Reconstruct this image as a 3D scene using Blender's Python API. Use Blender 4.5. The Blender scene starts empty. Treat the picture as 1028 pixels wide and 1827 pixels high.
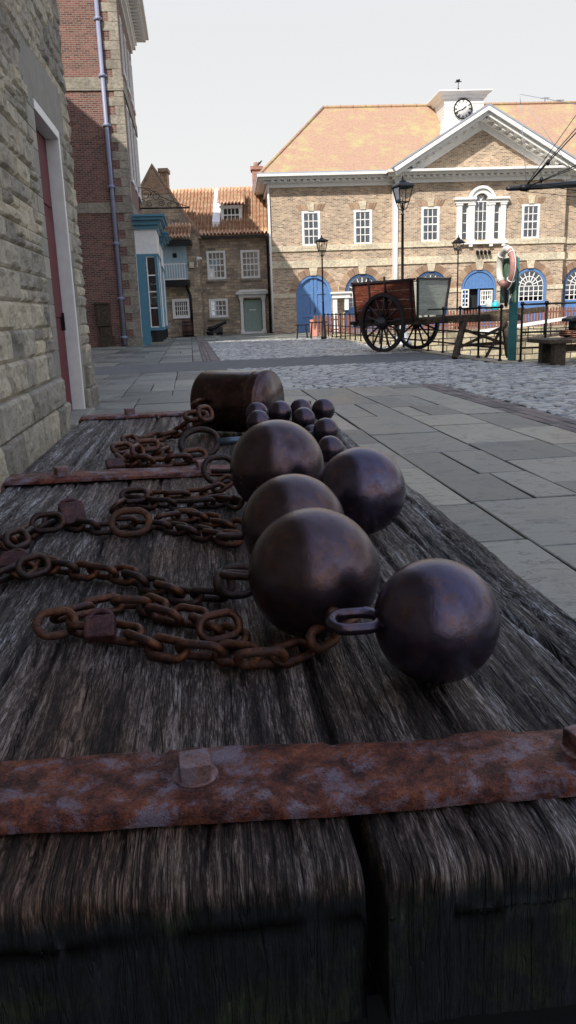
import bpy, math, random
import numpy as np
from mathutils import Vector, Matrix
random.seed(7); rng = np.random.default_rng(7)
S = bpy.context.scene
COL = S.collection
# ------------------------------------------------------------------ camera
F = 1400.0; CH = 1.1; PITCH = math.atan(353.5 / F); ROLL = math.radians(2.0)
fw = Vector((0, math.cos(PITCH), -math.sin(PITCH))); up0 = Vector((0, math.sin(PITCH), math.cos(PITCH))); rt0 = Vector((1, 0, 0))
RT = rt0 * math.cos(ROLL) - up0 * math.sin(ROLL); UP = up0 * math.cos(ROLL) + rt0 * math.sin(ROLL)
CP = Vector((0, 0, CH))
cd = bpy.data.cameras.new('camera'); cam = bpy.data.objects.new('camera', cd); COL.objects.link(cam)
mw = Matrix((RT, UP, -fw)).transposed().to_4x4(); mw.translation = CP; cam.matrix_world = mw
cd.sensor_fit = 'VERTICAL'; cd.sensor_height = 24; cd.lens = F / 1827 * 24; cd.clip_start = 0.05; cd.clip_end = 2000
S.camera = cam
# ------------------------------------------------------------------ sky, sun, exposure
SD = Vector((-.6, -1.0, 1.1)).normalized()            # towards the sun
S.view_settings.view_transform = 'Standard'; S.view_settings.look = 'None'
S.view_settings.exposure = 0.22; S.view_settings.gamma = 1; S.view_settings.use_curve_mapping = False
W = bpy.data.worlds.new("World"); S.world = W; W.use_nodes = True
wn = W.node_tree.nodes; wl = W.node_tree.links; wn.clear()
sky = wn.new('ShaderNodeTexSky'); sky.sky_type = 'NISHITA'; sky.sun_disc = False
sky.sun_elevation = math.asin(SD.z); sky.sun_rotation = math.atan2(SD.x, SD.y)
sky.dust_density = 4.0; sky.air_density = 1.0
bg = wn.new('ShaderNodeBackground'); bg.inputs[1].default_value = 0.15
veil = wn.new('ShaderNodeBackground'); veil.inputs[0].default_value = (.94, .945, .96, 1); veil.inputs[1].default_value = 0.80   # thin bright high cloud
tc = wn.new('ShaderNodeTexCoord'); sx = wn.new('ShaderNodeSeparateXYZ'); mr = wn.new('ShaderNodeMapRange')
wl.new(tc.outputs['Generated'], sx.inputs[0]); wl.new(sx.outputs[2], mr.inputs[0])
mr.inputs[1].default_value = .32; mr.inputs[2].default_value = .7; mr.inputs[3].default_value = .97; mr.inputs[4].default_value = .7
vr = wn.new('ShaderNodeValToRGB'); wl.new(sx.outputs[2], vr.inputs[0]); vr.color_ramp.elements[0].position = .3; vr.color_ramp.elements[0].color = (.90, .905, .91, 1); vr.color_ramp.elements[1].position = .75; vr.color_ramp.elements[1].color = (.84, 1.02, 1.42, 1); ve = vr.color_ramp.elements.new(.06); ve.color = (1.0, .995, .985, 1); wl.new(vr.outputs[0], veil.inputs[0])
mxs = wn.new('ShaderNodeMixShader'); wo = wn.new('ShaderNodeOutputWorld')
wl.new(sky.outputs[0], bg.inputs[0]); wl.new(mr.outputs[0], mxs.inputs[0]); wl.new(bg.outputs[0], mxs.inputs[1]); wl.new(veil.outputs[0], mxs.inputs[2]); wl.new(mxs.outputs[0], wo.inputs[0])
sl = bpy.data.lights.new('sun', 'SUN'); sl.energy = 5.0; sl.angle = math.radians(.5); sl.color = (1, .95, .87)
so = bpy.data.objects.new('sun', sl); COL.objects.link(so); so.rotation_euler = SD.to_track_quat('Z', 'Y').to_euler()

# ------------------------------------------------------------------ measuring: a pixel of the photo to a point on a real plane
def ray(x, y): return fw * F + RT * (x - 514) + UP * (913.5 - y)
def hz(x, y, z=0.0):
    d = ray(x, y); return CP + d * ((z - CH) / d.z)
class Fr:
    "vertical or tilted working frame: origin, rotation about z"
    def __init__(s, ox, oy, deg): s.o = Vector((ox, oy, 0)); s.a = math.radians(deg); s.u = Vector((math.cos(s.a), math.sin(s.a), 0)); s.v = Vector((-math.sin(s.a), math.cos(s.a), 0))
    def uz(s, px, py, w=0.0):          # on the plane v = w : returns (u, z)
        d = ray(px, py); n = s.v; t = ((s.o - CP).dot(n) + w) / d.dot(n); p = CP + d * t - s.o
        return p.dot(s.u), p.z
    def vz(s, px, py, u=0.0):          # on the plane u = const : returns (v, z)
        d = ray(px, py); n = s.u; t = ((s.o - CP).dot(n) + u) / d.dot(n); p = CP + d * t - s.o
        return p.dot(s.v), p.z
    def loc(s, p): p = Vector((p[0], p[1], p[2] if len(p) > 2 else 0)) - s.o; return (p.dot(s.u), p.dot(s.v), p.z)
    def g(s, px, py, z=0.0): return s.loc(hz(px, py, z))
    def W(s, u, v, z=0.0): return s.o + s.u * u + s.v * v + Vector((0, 0, z))

# ------------------------------------------------------------------ objects, names, labels
def thing(name, label, cat, loc=(0, 0, 0), rot=0.0, group=None):
    o = bpy.data.objects.new(name, None); COL.objects.link(o); o.empty_display_size = .1
    o.location = loc; o.rotation_euler = (0, 0, rot); return tag(o, label, cat, group)
def tag(o, label, cat, group=None):
    o['label'] = label; o['category'] = cat
    if group: o['group'] = group
    return o
def copy_tree(o, parent=None):
    c = o.copy(); COL.objects.link(c); c.parent = parent
    for ch in list(o.children): copy_tree(ch, c)
    return c
class MB:
    def __init__(s): s.v = []; s.f = []; s.m = []; s.sm = []
    def add(s, vs, fs, mi=0, smooth=False):
        b = len(s.v); s.v.extend([tuple(p) for p in vs])
        for f in fs: s.f.append([b + i for i in f]); s.m.append(mi); s.sm.append(smooth)
        return s
    def box(s, x0, x1, y0, y1, z0, z1, mi=0):
        if x0 > x1: x0, x1 = x1, x0
        if y0 > y1: y0, y1 = y1, y0
        if z0 > z1: z0, z1 = z1, z0
        v = [(x, y, z) for z in (z0, z1) for y in (y0, y1) for x in (x0, x1)]
        return s.add(v, [(0, 2, 3, 1), (4, 5, 7, 6), (0, 1, 5, 4), (2, 6, 7, 3), (0, 4, 6, 2), (1, 3, 7, 5)], mi)
    def obox(s, c, ax, ay, az, mi=0):     # oriented box: centre and half-axis vectors
        c, ax, ay, az = map(Vector, (c, ax, ay, az))
        v = [c + ax * i + ay * j + az * k for k in (-1, 1) for j in (-1, 1) for i in (-1, 1)]
        return s.add(v, [(0, 2, 3, 1), (4, 5, 7, 6), (0, 1, 5, 4), (2, 6, 7, 3), (0, 4, 6, 2), (1, 3, 7, 5)], mi)
    def bar(s, a, b, w, h=None, mi=0, upv=(0, 0, 1)):
        a, b = Vector(a), Vector(b); h = h or w; d = b - a; L = d.length; d.normalize(); U = Vector(upv)
        if abs(d.dot(U)) > .98: U = Vector((1, 0, 0))
        sd = d.cross(U).normalized(); U = sd.cross(d)
        return s.obox((a + b) / 2, sd * w / 2, d * L / 2, U * h / 2, mi)
    def prism(s, poly, y0, y1, mi=0):      # polygon in (x, z) pushed along y
        n = len(poly); v = [(p[0], y0, p[1]) for p in poly] + [(p[0], y1, p[1]) for p in poly]
        return s.add(v, [tuple(range(n)), tuple(range(2 * n - 1, n - 1, -1))] + [(i, i + n, (i + 1) % n + n, (i + 1) % n) for i in range(n)], mi)
    def prism_x(s, poly, x0, x1, mi=0):    # polygon in (y, z) pushed along x
        n = len(poly); v = [(x0, p[0], p[1]) for p in poly] + [(x1, p[0], p[1]) for p in poly]
        return s.add(v, [tuple(range(n)), tuple(range(2 * n - 1, n - 1, -1))] + [(i, i + n, (i + 1) % n + n, (i + 1) % n) for i in range(n)], mi)
    def tube(s, pts, r, n=8, closed=False, mi=0, smooth=True, cap=True):
        pts = [Vector(p) for p in pts]; m = len(pts); R = r if hasattr(r, '__len__') else [r] * m
        rings = []; prev = None
        for i, p in enumerate(pts):
            if closed: t = pts[(i + 1) % m] - pts[i - 1]
            else: t = pts[min(i + 1, m - 1)] - pts[max(i - 1, 0)]
            t.normalize()
            if prev is None:
                a = Vector((0, 0, 1)) if abs(t.z) < .9 else Vector((1, 0, 0)); nrm = t.cross(a).normalized()
            else: nrm = (prev - t * prev.dot(t)).normalized()
            prev = nrm; b = t.cross(nrm)
            rings.append([p + (nrm * math.cos(2 * math.pi * k / n) + b * math.sin(2 * math.pi * k / n)) * R[i] for k in range(n)])
        v = [q for rg in rings for q in rg]; f = []
        for i in range(m if closed else m - 1):
            j = (i + 1) % m
            for k in range(n): f.append((i * n + k, i * n + (k + 1) % n, j * n + (k + 1) % n, j * n + k))
        if not closed and cap: f.append(tuple(range(n - 1, -1, -1))); f.append(tuple((m - 1) * n + k for k in range(n)))
        return s.add(v, f, mi, smooth)
    def lathe(s, prof, c=(0, 0, 0), n=16, mi=0, smooth=True, axis='z'):
        v = []; f = []
        for r, h in prof:
            for k in range(n):
                a = 2 * math.pi * k / n; p = (r * math.cos(a), r * math.sin(a), h)
                if axis == 'x': p = (h, p[0], p[1])
                if axis == 'y': p = (p[0], h, p[1])
                v.append((p[0] + c[0], p[1] + c[1], p[2] + c[2]))
        for i in range(len(prof) - 1):
            for k in range(n): f.append((i * n + k, i * n + (k + 1) % n, (i + 1) * n + (k + 1) % n, (i + 1) * n + k))
        f.append(tuple(range(n - 1, -1, -1))); f.append(tuple((len(prof) - 1) * n + k for k in range(n)))
        return s.add(v, f, mi, smooth)
    def grid(s, P, mi=0, smooth=True):     # P: array (rows, cols, 3)
        P = np.asarray(P); r, c = P.shape[:2]
        f = [(i * c + j, i * c + j + 1, (i + 1) * c + j + 1, (i + 1) * c + j) for i in range(r - 1) for j in range(c - 1)]
        return s.add([tuple(p) for p in P.reshape(-1, 3).tolist()], f, mi, smooth)
    def build(s, name, mats, parent=None, bevel=0, fix=False):
        me = bpy.data.meshes.new(name); me.from_pydata(s.v, [], s.f)
        if not isinstance(mats, (list, tuple)): mats = [mats]
        for m in mats: me.materials.append(m)
        me.polygons.foreach_set('material_index', s.m); me.polygons.foreach_set('use_smooth', s.sm)
        import bmesh
        bm = bmesh.new(); bm.from_mesh(me); bmesh.ops.recalc_face_normals(bm, faces=bm.faces); bm.to_mesh(me); bm.free()
        me.update(); o = bpy.data.objects.new(name, me); COL.objects.link(o)
        if parent: o.parent = parent
        if bevel:
            b = o.modifiers.new('b', 'BEVEL'); b.width = bevel; b.segments = 2; b.limit_method = 'ANGLE'
        return o
def cut(o, cutters):
    "carve openings out of a wall for good"
    c = MB()
    for k in cutters: k(c)
    co = c.build('cut_tool', MATS['dark'] if 'dark' in MATS else []); co.parent = o.parent; m = o.modifiers.new('c', 'BOOLEAN'); m.operation = 'DIFFERENCE'; m.object = co; m.solver = 'EXACT'
    dg = bpy.context.evaluated_depsgraph_get(); dg.update()
    me = bpy.data.meshes.new_from_object(o.evaluated_get(dg), preserve_all_data_layers=True, depsgraph=dg)
    o.modifiers.clear(); o.data = me; bpy.data.objects.remove(co, do_unlink=True)
def arch_poly(x0, x1, z0, zs, n=16, rise=None):
    "rectangle with a round head: spring line zs"
    r = (x1 - x0) / 2; rise = rise or r; cx = (x0 + x1) / 2
    return [(x0, z0), (x1, z0)] + [(cx + r * math.cos(math.pi * i / n), zs + rise * math.sin(math.pi * i / n)) for i in range(n + 1)]

# value noise for meshes
_T = rng.random((256, 256))
def vn(x, y):
    x = np.asarray(x, float); y = np.asarray(y, float); xi = np.floor(x).astype(int); yi = np.floor(y).astype(int); fx = x - xi; fy = y - yi
    fx = fx * fx * (3 - 2 * fx); fy = fy * fy * (3 - 2 * fy)
    g = lambda a, b: _T[a % 256, b % 256]
    return (g(xi, yi) * (1 - fx) + g(xi + 1, yi) * fx) * (1 - fy) + (g(xi, yi + 1) * (1 - fx) + g(xi + 1, yi + 1) * fx) * fy - .5
def fbm(x, y, o=4):
    s = 0; a = 1
    for i in range(o): s = s + a * vn(x * 2 ** i + 17 * i, y * 2 ** i + 31 * i); a *= .5
    return s

# ------------------------------------------------------------------ materials
def hexc(h, k=1.0):
    h = h.lstrip('#'); r = [int(h[i:i + 2], 16) / 255 for i in (0, 2, 4)]
    return tuple(min(1, ((c / 12.92 if c <= .04045 else ((c + .055) / 1.055) ** 2.4)) * k) for c in r) + (1,)
MATS = {}
class Mt:
    def __init__(s, name, rough=.7, metal=0, spec=.5):
        s.m = bpy.data.materials.new(name); s.m.use_nodes = True; s.t = s.m.node_tree; s.b = s.t.nodes['Principled BSDF']
        s.b.inputs['Roughness'].default_value = rough; s.b.inputs['Metallic'].default_value = metal; s.b.inputs['Specular IOR Level'].default_value = spec
        MATS[name] = s.m; s._c = None
    def n(s, t, **k):
        x = s.t.nodes.new(t)
        for a, b in k.items(): setattr(x, a, b)
        return x
    def put(s, sock, v):
        if isinstance(v, bpy.types.NodeSocket): s.t.links.new(v, sock)
        elif v is not None: sock.default_value = v
    def co(s, scale=(1, 1, 1), kind='Object', rot=(0, 0, 0)):
        if s._c is None: s._c = s.n('ShaderNodeTexCoord')
        mp = s.n('ShaderNodeMapping'); s.t.links.new(s._c.outputs[kind], mp.inputs[0]); mp.inputs['Scale'].default_value = scale; mp.inputs['Rotation'].default_value = rot
        return mp.outputs[0]
    def xyz(s, v=None):
        x = s.n('ShaderNodeSeparateXYZ'); s.put(x.inputs[0], v or s.co()); return x.outputs
    def comb(s, x, y, z):
        c = s.n('ShaderNodeCombineXYZ'); s.put(c.inputs[0], x); s.put(c.inputs[1], y); s.put(c.inputs[2], z); return c.outputs[0]
    def noise(s, v, scale=5, detail=4, rough=.55, dist=0):
        x = s.n('ShaderNodeTexNoise'); s.put(x.inputs['Vector'], v); x.inputs['Scale'].default_value = scale; x.inputs['Detail'].default_value = detail; x.inputs['Roughness'].default_value = rough; x.inputs['Distortion'].default_value = dist
        return x.outputs['Fac']
    def vor(s, v, scale=5, feature='F1', out=0):
        x = s.n('ShaderNodeTexVoronoi', feature=feature); s.put(x.inputs['Vector'], v); x.inputs['Scale'].default_value = scale; return x.outputs[out]
    def ramp(s, fac, stops, interp='LINEAR'):
        x = s.n('ShaderNodeValToRGB'); s.put(x.inputs[0], fac); cr = x.color_ramp; cr.interpolation = interp
        while len(cr.elements) < len(stops): cr.elements.new(.5)
        for e, (p, c) in zip(cr.elements, stops):
            e.position = p; e.color = c if hasattr(c, '__len__') else (c, c, c, 1)
        return x.outputs[0]
    def mix(s, fac, a, b, blend='MIX'):
        x = s.n('ShaderNodeMix', data_type='RGBA', blend_type=blend); s.put(x.inputs[0], fac); s.put(x.inputs[6], a); s.put(x.inputs[7], b); return x.outputs[2]
    def math(s, op, a, b=0.0, clamp=False):
        x = s.n('ShaderNodeMath', operation=op); x.use_clamp = clamp; s.put(x.inputs[0], a); s.put(x.inputs[1], b); return x.outputs[0]
    def rnd(s): return s.n('ShaderNodeNewGeometry').outputs['Random Per Island']
    def bump(s, h, strength=.5, dist=.01):
        x = s.n('ShaderNodeBump'); s.put(x.inputs['Height'], h); x.inputs['Strength'].default_value = strength; x.inputs['Distance'].default_value = dist
        s.put(s.b.inputs['Normal'], x.outputs[0])
    def base(s, c): s.put(s.b.inputs['Base Color'], c); return s
    def rough(s, c): s.put(s.b.inputs['Roughness'], c); return s
def paint(name, c, rough=.5, var=.25, scale=6):
    M = Mt(name, rough); a = hexc(c) if isinstance(c, str) else c
    d = tuple(x * (1 - var) for x in a[:3]) + (1,)
    M.base(M.mix(M.ramp(M.noise(M.co(), scale, 5, .65), [(.35, 0.0), (.65, 1.0)]), d, a)); M.bump(M.noise(M.co(), scale * 8, 3), .15, .004); return M.m
def metal(name, c, rough=.45, metallic=.6):
    M = Mt(name, rough, metallic); a = hexc(c); M.base(M.mix(M.noise(M.co(), 20, 4), tuple(x * .6 for x in a[:3]) + (1,), a)); M.bump(M.noise(M.co(), 60, 3), .2, .003); return M.m
def brick(name, cols, mortar, bw=.225, bh=.075, mo=.010, var=.5, rough=.85, bumpd=.006, blotch=.35, wob=0.0):
    M = Mt(name, rough); x, y, z = M.xyz()
    v = M.comb(M.math('ADD', x, y), z, 0.0)
    if wob:
        nz = M.n('ShaderNodeTexNoise'); M.put(nz.inputs['Vector'], M.co()); nz.inputs['Scale'].default_value = 2.2
        ad = M.n('ShaderNodeVectorMath', operation='MULTIPLY_ADD'); M.put(ad.inputs[0], nz.outputs['Color']); ad.inputs[1].default_value = (wob, wob, 0); M.put(ad.inputs[2], v); v = ad.outputs[0]
    b = M.n('ShaderNodeTexBrick'); M.put(b.inputs['Vector'], v); b.inputs['Scale'].default_value = 1
    b.inputs['Brick Width'].default_value = bw; b.inputs['Row Height'].default_value = bh; b.inputs['Mortar Size'].default_value = mo; b.inputs['Mortar Smooth'].default_value = .3
    b.inputs['Color1'].default_value = (0, 0, 0, 1); b.inputs['Color2'].default_value = (1, 1, 1, 1); b.inputs['Mortar'].default_value = (.5, .5, .5, 1); b.inputs['Bias'].default_value = 0
    n = len(cols); col = M.ramp(b.outputs['Color'], [(i / max(1, n - 1), hexc(c)) for i, c in enumerate(cols)])
    bl = M.noise(M.co(), 1.1, 5, .6); bl2 = M.noise(M.co((1, 1, 1.6)), 9, 3, .6)
    col = M.mix(blotch, col, M.ramp(bl, [(.3, hexc('#6a625c')), (.7, hexc('#fff4e4'))]), 'OVERLAY')
    col = M.mix(.35, col, M.ramp(bl2, [(.3, hexc('#585450')), (.7, hexc('#ffffff'))]), 'OVERLAY')
    M.base(M.mix(b.outputs['Fac'], col, hexc(mortar)))
    M.bump(M.math('ADD', M.math('MULTIPLY', M.math('SUBTRACT', 1.0, b.outputs['Fac']), 1.0), M.math('MULTIPLY', M.noise(M.co(), 25, 4), .5)), .6, bumpd)
    return M.m
def plain(name, c, rough=.8): M = Mt(name, rough); M.base(hexc(c) if isinstance(c, str) else c); return M.m
plain('dark', (.012, .012, .014, 1), .9)
# ---- material set
brick('yellow_brick', ['#6c5a4c', '#96806c', '#b59e86', '#a28c76', '#7e6a5a'], '#bfb6a6', var=.5)
brick('red_brick', ['#4e322c', '#6c453c', '#7e5448', '#5e403a', '#75574a'], '#8a8078')
brick('cottage_stone', ['#766d62', '#968a7a', '#b0a18c', '#867c70', '#a0917c'], '#827a6e', bw=.42, bh=.17, mo=.014, bumpd=.02, wob=.06, blotch=.5)
brick('cottage_brick', ['#8a6c58', '#a4836a', '#967660'], '#a0947f', bw=.23, bh=.08)
brick('quay_stone', ['#857d68', '#a29a84', '#b5ad96', '#938b76'], '#4a463b', bw=.8, bh=.3, mo=.03, bumpd=.03, wob=.08, blotch=.5)
brick('quoin_stone', ['#7a766e', '#8e8a80', '#86827a'], '#76736c', bw=3, bh=3, mo=.001, blotch=.5)
brick('band_stone', ['#b3aa96', '#c2b9a4', '#b9af98'], '#928a78', bw=1.1, bh=5, mo=.008, blotch=.25)
brick('grey_band_stone', ['#7e7a70', '#8c877b'], '#66625a', bw=.9, bh=5, mo=.008, blotch=.3)
white = paint('white_paint', '#e8e6e2', .45, .12); paint('blue_paint', '#5a80b4', .45, .2); paint('dark_blue_paint', '#33507c', .5, .2)
paint('teal_paint', '#4e8398', .4, .15); paint('sage_paint', '#8fa398', .5, .1); paint('grey_lead', '#9ba0aa', .55, .2); paint('lilac_pipe', '#8a8ea6', .45, .12)
paint('pale_blue_paint', '#bccfd8', .5, .15); paint('maroon_paint', '#5e0a1e', .7, .2, 3); paint('black_paint', '#14151a', .4, .3); paint('pale_grey_paint', '#b9bcc4', .5, .15)
paint('cream_paint', '#d4cdb8', .5, .1); paint('purple_cloth', '#6b2540', .8, .3); paint('curtain_cloth', '#e0deda', .9, .3, 12); paint('red_cloth', '#8a1418', .8, .4)
paint('orange_pink_paint', '#b87a66', .6, .2); paint('cyan_plastic', '#2fb4c4', .35, .05); paint('white_plastic', '#d8dcd8', .35, .05)
metal('black_iron', '#191a1e', .5, .5)
def glassmat(name, tint, k=.55):
    M = Mt(name); t = M.t; g = M.n('ShaderNodeBsdfGlossy'); g.inputs[0].default_value = (.9, .92, .95, 1); g.inputs[1].default_value = .04
    tr = M.n('ShaderNodeBsdfTransparent'); tr.inputs[0].default_value = tint; mx = M.n('ShaderNodeMixShader')
    fr = M.n('ShaderNodeFresnel'); fr.inputs[0].default_value = 1.5; f2 = M.math('ADD', fr.outputs[0], k * .12, True)
    t.links.new(f2, mx.inputs[0]); t.links.new(tr.outputs[0], mx.inputs[1]); t.links.new(g.outputs[0], mx.inputs[2]); t.links.new(mx.outputs[0], t.nodes['Material Output'].inputs[0]); return M.m
glassmat('sky_glass', (.8, .85, .9, 1), 5.5); glass = glassmat('window_glass', (.75, .8, .85, 1)); glassmat('lantern_glass', (1, .96, .92, 1), .5)
# roofs
M = Mt('clay_tile', .8); x, y, z = M.xyz(); n1 = M.noise(M.co(), .35, 5, .6); n2 = M.noise(M.co(), 1.4, 6, .7)
c = M.ramp(M.noise(M.co((3, 3, 9)), 3, 4, .7), [(.25, hexc('#866652')), (.5, hexc('#a3826a')), (.75, hexc('#b59b84'))])
c = M.mix(M.ramp(M.math('MULTIPLY', M.math('ADD', n1, n2), .5), [(.49, 0.0), (.64, .6)]), c, hexc('#a8a56c'))
M.base(c); w = M.n('ShaderNodeTexWave', bands_direction='Z'); M.put(w.inputs[0], M.co()); w.inputs['Scale'].default_value = 1.5; M.bump(M.math('ADD', w.outputs[1], n2), .5, .02)
M = Mt('pantile', .75); c = M.ramp(M.noise(M.co((1, 1, 1)), 3, 6, .7), [(.25, hexc('#9a644c')), (.42, hexc('#c08d70')), (.55, hexc('#cfae90')), (.8, hexc('#ccbfa8'))]); M.base(c); M.bump(M.noise(M.co(), 30, 4), .3, .01)
# flagstones, setts, brick strips
M = Mt('flagstone', .42, spec=.5); r = M.rnd(); nz = M.noise(M.co((1, 1, 1)), 1.3, 7, .62, .6)
c = M.ramp(M.math('ADD', M.math('MULTIPLY', r, .5), M.math('MULTIPLY', nz, .5)), [(.22, hexc('#464745')), (.42, hexc('#66675f')), (.58, hexc('#7a7a72')), (.78, hexc('#94907f'))])
c = M.mix(M.ramp(M.noise(M.co((1, 1.0, 1)), 4.5, 8, .75, 1.5), [(.53, 0.0), (.66, .75)]), c, hexc('#363b3e'))
c = M.mix(M.ramp(M.noise(M.co(), 60, 3, .6), [(.62, 0.0), (.75, .5)]), c, hexc('#a8a79a'))
ck = M.math('ABSOLUTE', M.math('SUBTRACT', M.math('FRACT', M.math('MULTIPLY', M.noise(M.co((1, 2.4, 1)), 1.1, 6, .55, .8), 7.0)), .5)); km = M.math('MULTIPLY', M.ramp(ck, [(.0, 1.0), (.06, 0.0)]), M.ramp(M.noise(M.co(), 1.7, 3), [(.44, 0.0), (.50, .9)]))
c = M.mix(km, c, hexc('#202427'))
M.base(c); M.rough(M.ramp(nz, [(.3, .28), (.7, .5)]))
lay = M.n('ShaderNodeTexNoise'); M.put(lay.inputs['Vector'], M.co((1, 2.2, 1))); lay.inputs['Scale'].default_value = 1.6; lay.inputs['Detail'].default_value = 3; lay.inputs['Distortion'].default_value = 2.0
st = M.n('ShaderNodeMath', operation='SNAP'); M.put(st.inputs[0], lay.outputs['Fac']); st.inputs[1].default_value = .13
M.bump(M.math('ADD', M.math('MULTIPLY', st.outputs[0], 1.6), M.math('ADD', M.math('MULTIPLY', nz, .5), M.math('MULTIPLY', M.noise(M.co(), 35, 5, .7), .25))), .8, .014)
M = Mt('sett_stone', .38, spec=.6); r = M.rnd(); nz = M.noise(M.co(), 14, 5, .6)
M.base(M.ramp(M.math('ADD', M.math('MULTIPLY', r, .7), M.math('MULTIPLY', nz, .3)), [(.1, hexc('#63656a')), (.4, hexc('#8a8a88')), (.7, hexc('#a3a19a')), (.95, hexc('#bdb9ae'))])); M.rough(M.ramp(r, [(0, .12), (1, .42)])); M.bump(nz, .6, .012)
M = Mt('joint_earth', .95); M.base(M.ramp(M.noise(M.co(), 8, 5, .7), [(.35, hexc('#121311')), (.55, hexc('#262721')), (.68, hexc('#3a4a2a'))])); M.bump(M.noise(M.co(), 60, 4), .6, .01)
M = Mt('strip_brick', .6); r = M.rnd(); M.base(M.ramp(M.math('ADD', M.math('MULTIPLY', r, .6), M.math('MULTIPLY', M.noise(M.co(), 10, 4), .4)), [(.2, hexc('#443a38')), (.5, hexc('#625451')), (.8, hexc('#76645c'))])); M.bump(M.noise(M.co(), 40, 4), .4, .006)
M = Mt('asphalt', .75); M.base(M.ramp(M.noise(M.co(), 3, 7, .75), [(.3, hexc('#4c4d4e')), (.7, hexc('#66645f'))])); M.bump(M.noise(M.co(), 70, 3), .6, .01)
# foreground
M = Mt('weathered_timber', .62, spec=.35)
g = M.noise(M.co((300, 26, 26)), 1.0, 6, .75, .8); g2 = M.noise(M.co((900, 120, 120)), 1.0, 4, .7); md = M.noise(M.co((38, 2.2, 4)), 1.0, 5, .65, .4); big = M.noise(M.co((3, 1.6, 3)), 1.0, 4, .6)
x, y, z = M.xyz()
h = M.math('ADD', M.math('ADD', M.math('MULTIPLY', g, .45), M.math('MULTIPLY', g2, .2)), M.math('MULTIPLY', md, .35))
c = M.ramp(h, [(.41, hexc('#080708')), (.465, hexc('#2c2828')), (.525, hexc('#6c6868')), (.60, hexc('#ccd2da'))])
k1 = M.ramp(M.math('ABSOLUTE', M.math('SUBTRACT', M.noise(M.co((55, 1.8, 3)), 1.0, 3, .5, .3), .5)), [(.0, 1.0), (.014, 0.0)])
k2 = M.ramp(M.math('ABSOLUTE', M.math('SUBTRACT', M.noise(M.co((130, 5, 6), rot=(0, 0, .02)), 1.0, 3, .5, .4), .47)), [(.0, .8), (.02, 0.0)])
kk = M.math('MAXIMUM', k1, M.math('MULTIPLY', k2, M.ramp(md, [(.45, 0.0), (.55, 1.0)])))
st = M.math('MULTIPLY', M.ramp(M.math('MULTIPLY', M.math('ABSOLUTE', M.math('ADD', x, .02)), 2.0), [(.3, 1.0), (.9, 0.25)]), M.ramp(big, [(.35, .25), (.6, 1.0)]))
c = M.mix(M.math('MULTIPLY', st, .9), c, M.ramp(h, [(.41, hexc('#0d0806')), (.49, hexc('#402b20')), (.585, hexc('#98765e'))]))
c = M.mix(M.math('MULTIPLY', kk, .9), c, hexc('#070606'))
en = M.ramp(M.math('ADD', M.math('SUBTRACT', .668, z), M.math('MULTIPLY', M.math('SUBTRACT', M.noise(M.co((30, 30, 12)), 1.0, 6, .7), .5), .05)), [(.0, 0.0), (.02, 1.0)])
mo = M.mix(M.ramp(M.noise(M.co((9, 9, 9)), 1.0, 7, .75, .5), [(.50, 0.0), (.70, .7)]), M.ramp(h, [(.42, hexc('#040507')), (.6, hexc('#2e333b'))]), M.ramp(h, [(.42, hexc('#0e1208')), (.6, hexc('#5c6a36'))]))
c = M.mix(M.math('MULTIPLY', en, M.ramp(M.math('SUBTRACT', y, .5), [(.05, 1.0), (.1, 0.0)])), c, mo)  # shade of the near end face painted in as dark colour, moss over it
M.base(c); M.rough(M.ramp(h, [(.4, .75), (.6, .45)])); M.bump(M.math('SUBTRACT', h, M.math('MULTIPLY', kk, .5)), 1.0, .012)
M = Mt('end_timber', .8, spec=.2)
c = M.ramp(M.noise(M.co((40, 8, 6)), 1.0, 7, .7), [(.35, hexc('#0a0b0d')), (.65, hexc('#1c1d1e'))])  # near-black colour stands in for shade on the plank ends
c = M.mix(M.ramp(M.noise(M.co((9, 9, 9)), 1.0, 6, .7, .5), [(.52, 0.0), (.72, .55)]), c, hexc('#2f3a18')); M.base(c)
M.bump(M.noise(M.co((70, 20, 14)), 1.0, 6, .7), .8, .008)
def rust(name, lo, mid, hi, pat, sc=22, rough=.62, metal=.25, bd=.0025):
    M = Mt(name, rough, metal); a = M.noise(M.co(), sc, 9, .78); b = M.noise(M.co(), sc * .5, 8, .75, .3); g = M.noise(M.co(), sc * 5, 5, .75); d = M.vor(M.co(), sc * 9)
    c = M.ramp(a, [(.36, hexc(lo)), (.5, hexc(mid)), (.62, hexc(hi))]); c = M.mix(M.ramp(b, [(.50, 0.0), (.60, .85)]), c, M.mix(g, hexc(lo), hexc(pat)))
    c = M.mix(M.ramp(g, [(.54, 0.0), (.66, .75)]), c, hexc(lo))
    M.base(c); M.rough(M.ramp(g, [(.35, rough - .14), (.65, rough + .18)])); M.bump(M.math('ADD', M.math('ADD', a, M.math('MULTIPLY', g, .6)), M.math('MULTIPLY', M.ramp(d, [(0.0, 0.0), (.35, 1.0)]), .35)), 1.0, bd); return M.m
rust('bolt_rust', '#3a2a30', '#7a5a56', '#8e7878', '#9a90a0', 60, .5, .35, .001); rust('strap_rust', '#26161c', '#6a3a30', '#90543a', '#b0a6bc', 44, .4, .5, .004)
rust('chain_rust', '#20140f', '#4e3024', '#74462c', '#443840', 45, .4, .6, .0012)
rust('orange_rust', '#281814', '#54301e', '#744626', '#40302e', 45, .6, .3, .0012)
rust('dark_chain', '#16100f', '#30201c', '#4c2c20', '#2c2730', 45, .45, .5, .0012)
rust('lock_rust', '#241214', '#48282a', '#603a34', '#40303a', 50, .65, .3, .001)
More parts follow.
